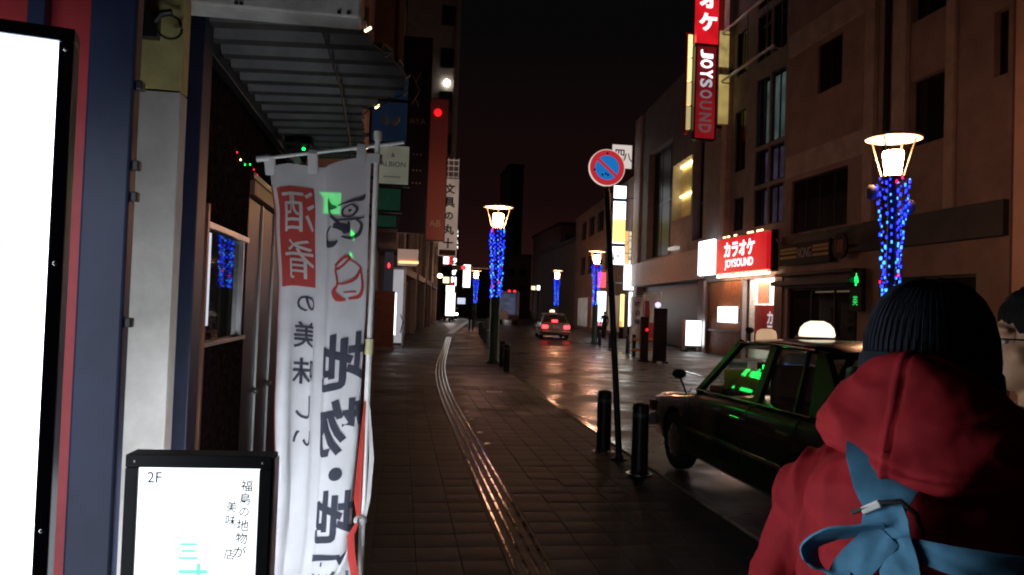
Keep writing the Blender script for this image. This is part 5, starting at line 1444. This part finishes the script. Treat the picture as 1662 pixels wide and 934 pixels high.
# ================================================================== far vehicles and signals
tk = thing('box_truck', 'white box truck with its rear open at the far crossing', 'truck', (10.75,74.5,0), -BA)
MB().box(-.95,.95,0,4.5,.9,1.0).build('cargo_floor', grey_wall, tk); MB().box(-.95,.95,0,4.5,3.2,3.3).build('cargo_roof', white_paint, tk)
for x in (-.95,.87): MB().box(x,x+.08,0,4.5,1.001,3.199).build('cargo_side', white_paint, tk)
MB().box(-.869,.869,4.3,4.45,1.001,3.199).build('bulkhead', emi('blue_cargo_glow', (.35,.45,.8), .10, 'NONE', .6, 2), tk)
MB().box(-.9,-.1,-.06,-.001,.55,1.35).build('tailgate', white_paint, tk)
MB().box(-.9,.9,.2,6.2,.5,.9).build('chassis', dark_metal, tk); MB().box(-.9,.9,4.7,6.3,.901,2.3).build('cab', white_paint, tk, bevel=.08)
for y in (1.0,5.4):
    for x in (-.8,.8):
        w = MB().tube([(x-.12,y,.4),(x+.12,y,.4)], .4, 20).build('wheel', tyre_m, tk, True)
        MB().tube([(x-.13,y,.4),(x+.13,y,.4)], .2, 16).build('hub_cap', steel, w, True)
for x in (.3,.75): MB().box(x-.1,x+.1,-.03,-.001,.62,.74).build('tail_lamp', mat('red_lens', (.25,.01,.012), .15), tk)
def signal(label, x, y, z, n, arm, lit):
    t = bthing('traffic_light', label, 'traffic light', (x+arm, y))
    MB().tube([(x+arm,y+.2,0),(x+arm,y+.2,z+.5)], .09, 10).tube([(x+arm,y+.2,z),(x,y+.2,z)], .05, 8).build('post', grey_wall, t, True)
    MB().box(x-.6,x+.6,y,y+.18,z-.2,z+.2).build('housing', dark_metal, t, bevel=.05)
    for k in range(3):
        MB().tube([(x-.38+.38*k,y-.02,z),(x-.38+.38*k,y-.001,z)], .15, 16).build('lens', lit if k in n else black, t, True)
        MB().lathe([(.17,0),(.17,.01)], 12, (x-.38+.38*k,y-.1,z+.17)).build('visor', dark_metal, t)
    return worldparts(t)
sig_m = emi('red_signal', (1,.01,.02), 6.0, 'NONE')
signal('traffic light showing red on an arm left of the left street lamp', 5.05,67,5.1,(2,),3.0,sig_m)
signal('traffic light pair glowing red above the far crossing right of the truck', 15.3,104,4.0,(0,2),4.5,sig_m)
# oncoming car far left with headlights
oc = thing('oncoming_car', 'far oncoming car with glaring headlights on the left', 'car', (6.7,98,0))
pr = [(-.0,.35),(.0,.75),(1.0,.85),(1.6,1.4),(3.2,1.42),(4.0,.95),(4.3,.9),(4.3,.35)]
MB().prism([(p[0],p[1]) for p in pr], -.85, .85, Matrix.Rotation(R(90),4,'Z') @ Matrix.Rotation(R(90),4,'X')).build('body', silver, oc, bevel=.08)
for x in (-.6,.6):
    MB().ell((x,-.06,.65), (.17,.06,.14), 12, 8).build('headlight', emi('headlight_lit', (1,.95,.85), 14, 'NONE'), oc, True)
    for y in (.8,3.4): MB().tube([(x-.1 if x<0 else x-.1,y,.33),(x+.1,y,.33)], .33, 18).build('wheel', tyre_m, oc, True)
# ================================================================== banners, barrier and board across the road
def small_banner(name, label, x, y, w, h, m1, m2, chars):
    t = bthing(name, label, 'banner', (x,y))
    MB().tube([(x+w/2+.03,y,0),(x+w/2+.03,y,h+.1)], .015, 8).tube([(x-w/2,y,h+.03),(x+w/2+.05,y,h+.06)], .01, 8).build('pole', white_paint, t, True)
    mb = MB(); nx, nz = 8, 20
    fy = lambda u, v: y+.05*math.sin(u*5+v*6)+.03*math.sin(v*11)
    for j in range(nz+1):
        for i in range(nx+1): mb.v.append((x-w/2+w*i/nx, fy(i/nx,j/nz), h-(h-.55)*j/nz))
    for j in range(nz):
        for i in range(nx): mb.f.append((j*(nx+1)+i,j*(nx+1)+i+1,(j+1)*(nx+1)+i+1,(j+1)*(nx+1)+i))
    mb.build('cloth', m1, t, True)
    if m2:
        for (u0,u1,v0,v1) in ((0,.38,.18,1),(.38,1,.62,1)):
            mb = MB()
            k0, k1, j0, j1 = int(u0*8), int(round(u1*8)), int(v0*20), int(v1*20)
            for j in range(j0, j1):
                for i in range(k0, k1):
                    P = lambda a, b: (x-w/2+w*a/nx, fy(a/nx,b/nz)-.006, h-(h-.55)*b/nz)
                    mb.quad(P(i,j),P(i+1,j),P(i+1,j+1),P(i,j+1))
            mb.build('red_print', m2, t)
    for i, ch in enumerate(chars): 
        v = .16+.2*i; text_obj(ch, (x,fy(.5,v)-.09,h-(h-.55)*v), X_, Z_, ink, t, h=.22, offset=.02)
    return worldparts(t)
small_banner('banner_flag', 'white banner with black marks across the road beside the red banner', 9.15,28.6,.55,2.3, cloth_mat('far_banner_white', (.62,.58,.58)), None, '味自慢')
small_banner('banner_flag', 'red and white banner across the road behind the dark board', 9.85,28.9,.7,2.45, MATS['far_banner_white'], cloth_mat('far_banner_red', (.5,.05,.06)), '')
s = bthing('street_barrier', 'low dark barrier with two orange reflecting bars under the banners', 'barrier', (9.2,27.8))
for z in (.22,.62): MB().box(8.75,9.75,27.8,27.86,z,z+.10).build('bar', mat('orange_bar', (.65,.25,.10), .35), s, bevel=.01)
for x in (8.8,9.2,9.65): MB().box(x,x+.12,27.865,27.95,0,.85).build('upright', dark_metal, s)
worldparts(s)
s = thing('menu_board', 'dark standing board with a small white lamp at the far kerb', 'board', (8.80,24.8,0), R(-8))
MB().box(-.22,.22,0,.18,.06,1.86).build('board', black, s, bevel=.015); MB().box(-.19,.19,-.01,-.001,.3,1.7).build('panel_face', mat('dark_panel', (.02,.02,.022), .25), s)
MB().box(-.24,-.14,-.2,.35,0,.06).box(.14,.24,-.2,.35,0,.06).build('foot', dark_metal, s)
MB().ell((-.10,.09,1.97), (.10,.08,.10), 14, 10).build('lamp', emi('lilac_lamp', (.75,.68,1), 1.3,'NONE'), s, True)
s = thing('menu_board', 'brown standing board with a red lamp behind the dark board', 'board', (8.42,25.3,0), R(5))
MB().box(-.14,.14,0,.12,.05,1.55).build('board', mat('brown_dark_board', (.05,.025,.022), .5), s, bevel=.015); MB().box(-.14,.14,-.15,.3,0,.05).build('foot', dark_metal, s)
MB().ell((.05,-.03,1.1), (.06,.03,.06), 10, 8).build('red_lamp', emi('small_red', (1,.02,.05), .8,'NONE'), s, True)

# ================================================================== people
def hand(mb, wrist, fdir, palm_n, s=1.0, curl=.35, side=1):
    wrist = Vector(wrist); f = Vector(fdir).normalized(); n_ = Vector(palm_n); n_ = (n_-f*n_.dot(f)).normalized(); a = f.cross(n_)*side
    pal = wrist+f*.055*s
    M = Matrix((a, f, n_)).transposed()
    mb.ell(pal, (.042*s,.055*s,.017*s), 14, 10, M)
    for k, L in enumerate((.062,.072,.068,.052)):
        b0 = wrist+f*.085*s+a*(-.030+.020*k)*s
        p = b0; d = f
        for j, (q, r_) in enumerate(((.45,.0095),(.32,.0085),(.23,.0078))):
            d = (d*math.cos(curl)+n_*math.sin(curl)).normalized(); q2 = p+d*L*q*1.25*s
            mb.cap(p, q2, r_*s, r_*s*.93, 10); p = q2
    p = wrist+f*.03*s-a*.03*s; d = (f*.75-a*.65+n_*.2).normalized()
    for L, r_ in ((.045,.012),(.032,.010)):
        q2 = p+d*L*s; mb.cap(p, q2, r_*s, r_*s*.9, 10); p = q2; d = (d+f*.35+n_*.2).normalized()
def body(name, parent, h=1.72, arms=None, stride=.06, hands=True, voxel=.0065, face=None, head_turn=0.0, mats=None):
    """standing figure facing +Y, one continuous surface"""
    k = h/1.72; mb = MB(); V = lambda x, y, z: Vector((x*k, y*k, z*k))
    for sx in (-1,1):
        fy = stride*sx
        mb.cap(V(sx*.095,0,.90), V(sx*.10,.02+fy*.5,.50), .085*k, .056*k); mb.cap(V(sx*.10,.02+fy*.5,.50), V(sx*.105,-.01+fy,.10), .054*k, .038*k)
        mb.cap(V(sx*.105,-.02+fy,.045), V(sx*.115,.16+fy,.035), .042*k, .034*k)
        A = arms[0 if sx < 0 else 1] if arms else [(sx*.19,0,1.40),(sx*.25,-.02,1.13),(sx*.25,.08,.90)]
        s_, e_, w_ = [V(*p) for p in A]
        mb.cap(s_, e_, .052*k, .04*k); mb.cap(e_, w_, .041*k, .028*k)
        if hands: hand(mb, w_, w_-e_, Vector((-sx,0.2,0)), k, .35, sx)
        else: mb.cap(w_, w_+(w_-e_).normalized()*.12*k, .032*k, .02*k)
        mb.cap(V(0,0,1.40), s_, .07*k, .055*k)
    mb.cap(V(0,0,.95), V(0,-.01,1.12), .145*k, .13*k); mb.cap(V(0,-.01,1.12), V(0,0,1.33), .13*k, .14*k)
    mb.cap(V(-.07,0,1.33), V(.07,0,1.33), .115*k, .115*k)
    mb.cap(V(0,0,1.40), V(0,.015,1.53), .058*k, .052*k)
    ht = Matrix.Rotation(head_turn, 3, 'Z'); hc = V(0,.02,1.60)
    E = lambda c, r, M=None: mb.ell(hc+ht@(Vector(c)*k), [q*k for q in r], 18, 12, ht)
    E((0,-.012,.03), (.075,.095,.092)); E((0,.03,-.03), (.060,.068,.075)); E((0,.052,-.075), (.040,.04,.034))
    E((0,.088,-.088), (.022,.018,.02)); E((0,.098,-.012), (.013,.018,.026)); E((0,.108,-.026), (.016,.014,.012))
    E((0,.094,-.056), (.024,.012,.008)); E((0,.092,-.068), (.022,.012,.008)); E((0,.082,.022), (.055,.018,.012))
    for sx in (-1,1): E((sx*.074,-.005,-.012), (.010,.02,.032)); E((sx*.045,.06,-.03), (.02,.02,.02))
    o = remesh(mb, name, mats[0], parent, voxel, 2)
    if mats and len(mats) > 1:      # trousers, shoes, skin by height on the one surface
        for m_ in mats[1:]: o.data.materials.append(m_)
        for p in o.data.polygons:
            z = p.center.z/k
            p.material_index = 1 if z < 1.0 and abs(p.center.x) < .19*k and z > .09 else (2 if z <= .09 else 0)
            if z > 1.0 and len(mats) > 3 and z < 1.46: p.material_index = 3
    return o, hc, ht, k
def folds(amp, fx, fz, seed):
    def d(co, n_):
        a = noise.noise(Vector((co.x*fx+seed, co.y*fx, co.z*fz)))
        b_ = noise.noise(Vector((co.x*fx*2.3, co.y*fx*2.3+seed, co.z*fz*2.1+a*1.5)))
        return amp*(a+.5*b_)
    return d
shoe_m = mat('dark_shoes', (.02,.018,.018), .5)

# --- person in the red jacket, seen from behind
p1 = thing('person', 'person seen from behind in red hooded jacket, dark knit hat and blue straps', 'person', (.866,1.137,0), R(-58))
arms1 = [[(-.185,0,1.40),(-.285,-.03,1.14),(-.24,.16,.98)],[(.185,0,1.40),(.285,-.03,1.14),(.24,.16,.98)]]
body('body', p1, 1.72, arms1, .10, mats=[skin, trouser_m, shoe_m, jacket_red])
jk = MB()
jk.cap((0,-.02,.93),(0,-.02,1.12),.195,.185); jk.cap((0,-.02,1.12),(0,-.02,1.28),.185,.165)
jk.cap((-.085,-.02,1.34),(.085,-.02,1.34),.125,.125); jk.cap((-.05,-.03,1.43),(.05,-.03,1.43),.085,.085); jk.cap((-.055,-.082,1.40),(.055,-.082,1.40),.105,.105); jk.cap((-.05,-.06,1.28),(.05,-.06,1.28),.125,.125)
for sx in (-1,1):
    jk.cap((sx*.09,-.02,1.425),(sx*.175,-.01,1.385),.075,.075); jk.cap((sx*.175,-.01,1.385),(sx*.245,-.03,1.16),.076,.066); jk.cap((sx*.245,-.03,1.16),(sx*.22,.14,1.0),.066,.052)
fd = folds(.010, 6, 4, 2.0)
def wrinkle(c, n_):
    a_ = noise.noise(Vector((c.x*5+3, c.y*5, c.z*7)))
    arm = min(1, max(0, (abs(c.x)-.13)/.06))
    r1 = 1-abs(noise.noise(Vector((c.x*7+1, c.y*6, c.z*11+a_*2+c.x*14))))*2.6      # sharp creases across the sleeve
    r2 = 1-abs(noise.noise(Vector((c.x*6+8, c.y*6, c.z*5-c.x*5+a_))))*2.4
    fine = noise.noise(Vector((c.x*30, c.y*30, c.z*38+a_*3)))*.0016+noise.noise(Vector((c.x*70, c.y*70, c.z*70)))*.0005
    dd = abs(c.x)-(.150+.10*(1.43-c.z)); seam = (.0035*math.exp(-(dd/.004)**2)-.003*math.exp(-((dd-.009)/.0035)**2))*(c.z > 1.2)
    return fd(c, n_)+.014*max(0, r1)*arm*.8+.008*max(0, r2)*(1-.5*arm)-.006+fine+seam
jo = remesh(jk, 'jacket', jacket_red, p1, .0055, 5, wrinkle)
# hood lying on the back: a draped pouch, deeper towards the right
hd = MB(); nn = 44
for i, (z, w_, cx, yb, yf_) in enumerate([(1.652,.02,.008,-.135,-.10),(1.645,.048,.008,-.142,-.085),(1.626,.078,.010,-.152,-.07),(1.600,.108,.012,-.163,-.05),(1.572,.138,.014,-.174,-.03),(1.544,.164,.016,-.184,-.01),(1.520,.168,.020,-.190,0),(1.502,.156,.030,-.200,0),(1.486,.132,.046,-.206,-.02),(1.472,.100,.062,-.208,-.05),(1.460,.060,.078,-.204,-.09),(1.453,.02,.088,-.198,-.13)]):
    ring = []
    for k in range(nn):
        a_ = 2*math.pi*k/nn; c_, s_ = math.cos(a_), math.sin(a_)
        ring.append((cx+w_*math.copysign(abs(c_)**.85, c_), (yb+yf_)/2+(yf_-yb)/2*math.copysign(abs(s_)**.8, s_)+.035*(abs(c_)**3), z))
    hd.v += ring
    if i:
        o_ = (i-1)*nn
        for k in range(nn): hd.f.append((o_+k, o_+(k+1) % nn, o_+nn+(k+1) % nn, o_+nn+k))
hd.f.append(tuple(reversed(range(nn)))); hd.f.append(tuple(len(hd.v)-nn+k for k in range(nn)))
hd.cap((-.11,.0,1.49),(-.05,.085,1.465),.05,.042); hd.cap((.12,.0,1.49),(.06,.085,1.465),.05,.042)
fh = folds(.005, 8, 9, 5.0)
def hoodw(c, n_):
    a_ = noise.noise(Vector((c.x*6, c.y*6, c.z*8+4)))
    r1 = 1-abs(noise.noise(Vector((c.x*4.5+2+a_, c.y*5, c.z*13-c.x*5))))*2.4
    fine = noise.noise(Vector((c.x*34, c.y*34, c.z*26+a_*3)))*.0012+noise.noise(Vector((c.x*70, c.y*70, c.z*70)))*.0005
    seam = .0035*math.exp(-((c.x-.014-.02*a_*.3)/.0045)**2)*(c.y < -.08)-.0025*math.exp(-((c.x-.022-.02*a_*.3)/.003)**2)*(c.y < -.08)
    hem = -.004*math.exp(-((c.z-(1.482+.28*max(0, -c.x+.05)))/.0035)**2)*(c.y < -.08)
    return fh(c, n_)+.009*max(0, r1)-.004+fine+seam+hem
ho = remesh(hd, 'hood', jacket_red, p1, .0048, 5, hoodw)
# knit hat: cap and turned-up cuff
def hat_ring(r_, z, ph=0):
    return [(r_*.86*math.cos(2*math.pi*k/60)*(1+.010*math.sin(4*math.pi*k/60+1)), .0+r_*1.02*math.sin(2*math.pi*k/60), z+.005*math.sin(4*math.pi*k/60+1)) for k in range(60)]
ht_ = MB().loft([hat_ring(r_, z) for r_, z in [(.112,1.56),(.114,1.60),(.1135,1.64),(.110,1.675),(.101,1.707),(.086,1.734),(.064,1.754),(.038,1.766),(.012,1.770)]])
kh = ht_.build('knit_hat', knit, p1, True)
cf = MB(); 
cf.loft([[(x*1.0, y, z+dz-.030*y/.11) for (x, y, z) in hat_ring(r_, 1.560)] for r_, dz in [(.112,-.004),(.1185,.0),(.1205,.02),(.1205,.045),(.1185,.062),(.114,.064)]], False)
cf.build('hat_cuff', knit, kh, True)
rib = MB()
for k in range(60):
    a_ = 2*math.pi*k/60
    rib.tube([(r_*.86*math.cos(a_), r_*1.02*math.sin(a_), z) for r_, z in [(.1135,1.62),(.1145,1.64),(.111,1.675),(.102,1.707),(.087,1.734),(.065,1.754),(.04,1.766)]], .0012, 4, False)
tag(rib.build('knit_ribs', knit, kh, True), kind='stuff')
hr = MB().ell((0,-.065,1.555), (.078,.05,.045), 20, 12); hr.build('hair', hair_m, p1, True)
# blue straps: band from the shoulder, knot with white slider, loop and tails
def rb_(pts, w, name, th=.0035, side=None):
    # smooth by Catmull-Rom
    P = [Vector(p) for p in pts]; Q = []; W = []
    for i in range(len(P)-1):
        p0, p1_, p2, p3 = P[max(i-1,0)], P[i], P[i+1], P[min(i+2,len(P)-1)]
        for k in range(6):
            t_ = k/6; Q.append(.5*((2*p1_)+(p2-p0)*t_+(2*p0-5*p1_+4*p2-p3)*t_*t_+(3*p1_-p0-3*p2+p3)*t_**3)); W.append(w[i]+(w[i+1]-w[i])*t_)
    Q.append(P[-1]); W.append(w[-1])
    rings = []; sd = Vector(side or X_)
    for i, q in enumerate(Q):      # soft webbing: arched section, wavy edges
        t_ = (Q[min(i+1,len(Q)-1)]-Q[max(i-1,0)]).normalized(); wv = (sd-t_*sd.dot(t_)).normalized(); nv = t_.cross(wv).normalized()
        if nv.y > 0: nv = -nv
        h_ = W[i]/2; top = []; bot = []
        for k in range(9):
            u_ = -1+k/4; ar = (1-u_*u_)*.03*W[i]+.0035*noise.noise(Vector((u_*1.8, i*.22, W[i]*40)))
            e_w = 1+.03*noise.noise(Vector((i*.5, u_, 3)))
            p_ = q+wv*h_*u_*e_w+nv*ar; top.append(p_+nv*th/2); bot.append(p_-nv*th/2)
        rings.append(top+bot[::-1])
    return MB().loft(rings).build(name, strap_m, sp, True)
sp = thing('carrier_straps', 'blue fabric straps with a knot, loop and white slider across the red jacket', 'straps', (.866,1.137,0), R(-58))
rb_([(.008,-.150,1.520),(.014,-.180,1.492),(.020,-.204,1.460),(.026,-.218,1.430)], [.13,.118,.088,.052], 'shoulder_band', side=Vector((.92,0,-.38)))
MB().box(-.0155,.0155,-.004,.004,-.0055,.0055, Matrix.Translation((.012,-.229,1.433))@Matrix.Rotation(R(-33),4,'Y')).build('slider', mat('white_plastic', (.75,.75,.76), .4), sp, bevel=.002)
MB().tube([(-.018,-.224,1.418),(-.002,-.230,1.427),(.028,-.229,1.443),(.050,-.224,1.449),(.068,-.217,1.434),(.078,-.213,1.405)], .0035, 8).build('cord', cable_m, sp, True)
rb_([(.026,-.222,1.436),(.032,-.229,1.416),(.038,-.227,1.396)], [.052,.066,.058], 'knot_band', side=Vector((1,0,.1)))
rb_([(.034,-.229,1.410),(.0,-.237,1.400),(-.036,-.246,1.385),(-.068,-.242,1.360),(-.066,-.230,1.332),(-.040,-.222,1.318),(-.010,-.220,1.325)], [.028,.032,.042,.046,.044,.042,.04], 'loop', side=Vector((0,-1,.5)))
rb_([(.034,-.229,1.402),(.012,-.233,1.372),(-.012,-.233,1.340),(-.03,-.230,1.30),(-.04,-.226,1.22)], [.045,.048,.05,.05,.048], 'tail', side=Vector((1,0,-.6)))
rb_([(.042,-.226,1.400),(.052,-.231,1.365),(.058,-.231,1.32),(.062,-.228,1.22)], [.045,.055,.058,.06], 'tail', side=Vector((1,0,.1)))
rb_([(.065,-.222,1.388),(.105,-.218,1.384),(.150,-.200,1.380),(.19,-.165,1.376),(.22,-.11,1.37)], [.026,.036,.042,.044,.044], 'waist_band', side=Vector((0,.1,1)))

# --- person at the right edge, turned to the left, with glasses
p2 = thing('person', 'dark haired person with glasses and dark jacket cut off by the right edge', 'person', (1.435,1.49,0), R(66))
bo2, hc, htm, k2 = body('body', p2, 1.79, None, .05, mats=[skin, trouser_m, shoe_m, jacket_black])
jk = MB(); jk.cap((0,-.01,.95),(0,-.01,1.30),.185,.175); jk.cap((-.09,0,1.34),(.09,0,1.34),.135,.135); jk.cap((0,.0,1.44),(0,.01,1.475),.082,.075)
for sx in (-1,1): jk.cap((sx*.15,0,1.39),(sx*.255,-.02,1.14),.085,.068); jk.cap((sx*.255,-.02,1.14),(sx*.255,.07,.94),.068,.05)
remesh(jk, 'jacket', jacket_black, p2, .012, 4, folds(.010, 7, 6, 4.0))
H = lambda x, y, z: hc+Vector((x,y,z))
hm = MB(); rings = []
mbh = MB(); mbh.ell(H(0,-.022,.048), (.088,.108,.088), 22, 14); mbh.ell(H(0,-.06,-.02), (.076,.06,.075), 18, 12); mbh.ell(H(0,.028,.088), (.070,.042,.030), 18, 10)
for sx in (-1,1): mbh.ell(H(sx*.07,.01,.03), (.018,.03,.05), 12, 8)
remesh(mbh, 'hair', hair_m, p2, .005, 2, folds(.005, 50, 14, 7.0))
gm = MB()
for sx in (-1,1):
    gm.tube([H(sx*.034+.025*math.cos(2*math.pi*i/20), .106, -.002+.019*math.sin(2*math.pi*i/20)) for i in range(21)], .0022, 6)
    gm.tube([H(sx*.06,.104,.004),H(sx*.078,.06,.004),H(sx*.08,-.01,.0)], .0022, 6)
gm.tube([H(-.01,.107,0),H(0,.114,.003),H(.01,.107,0)], .0022, 6); gm.build('glasses', black, p2, True)
for sx in (-1,1): 
    MB().ell(H(sx*.032,.086,-.002), (.011,.008,.006), 10, 8).build('eye', mat('eye_white', (.6,.58,.55), .3), p2, True)

# --- far pedestrians
def pedestrian(label, x, y, rz, m_):
    t = thing('person', label, 'person', (x,y,0), rz)
    body('body', t, 1.7, None, .16, hands=False, voxel=.02, mats=[m_, trouser_m, shoe_m, m_])
pedestrian('dark silhouetted pedestrian on the right pavement in front of the bluish white sign', 12.55,45.6,R(10), jacket_black)
pedestrian('far dark pedestrian on the left pavement beyond the left lamp', 4.9,52,R(170), trouser_m)
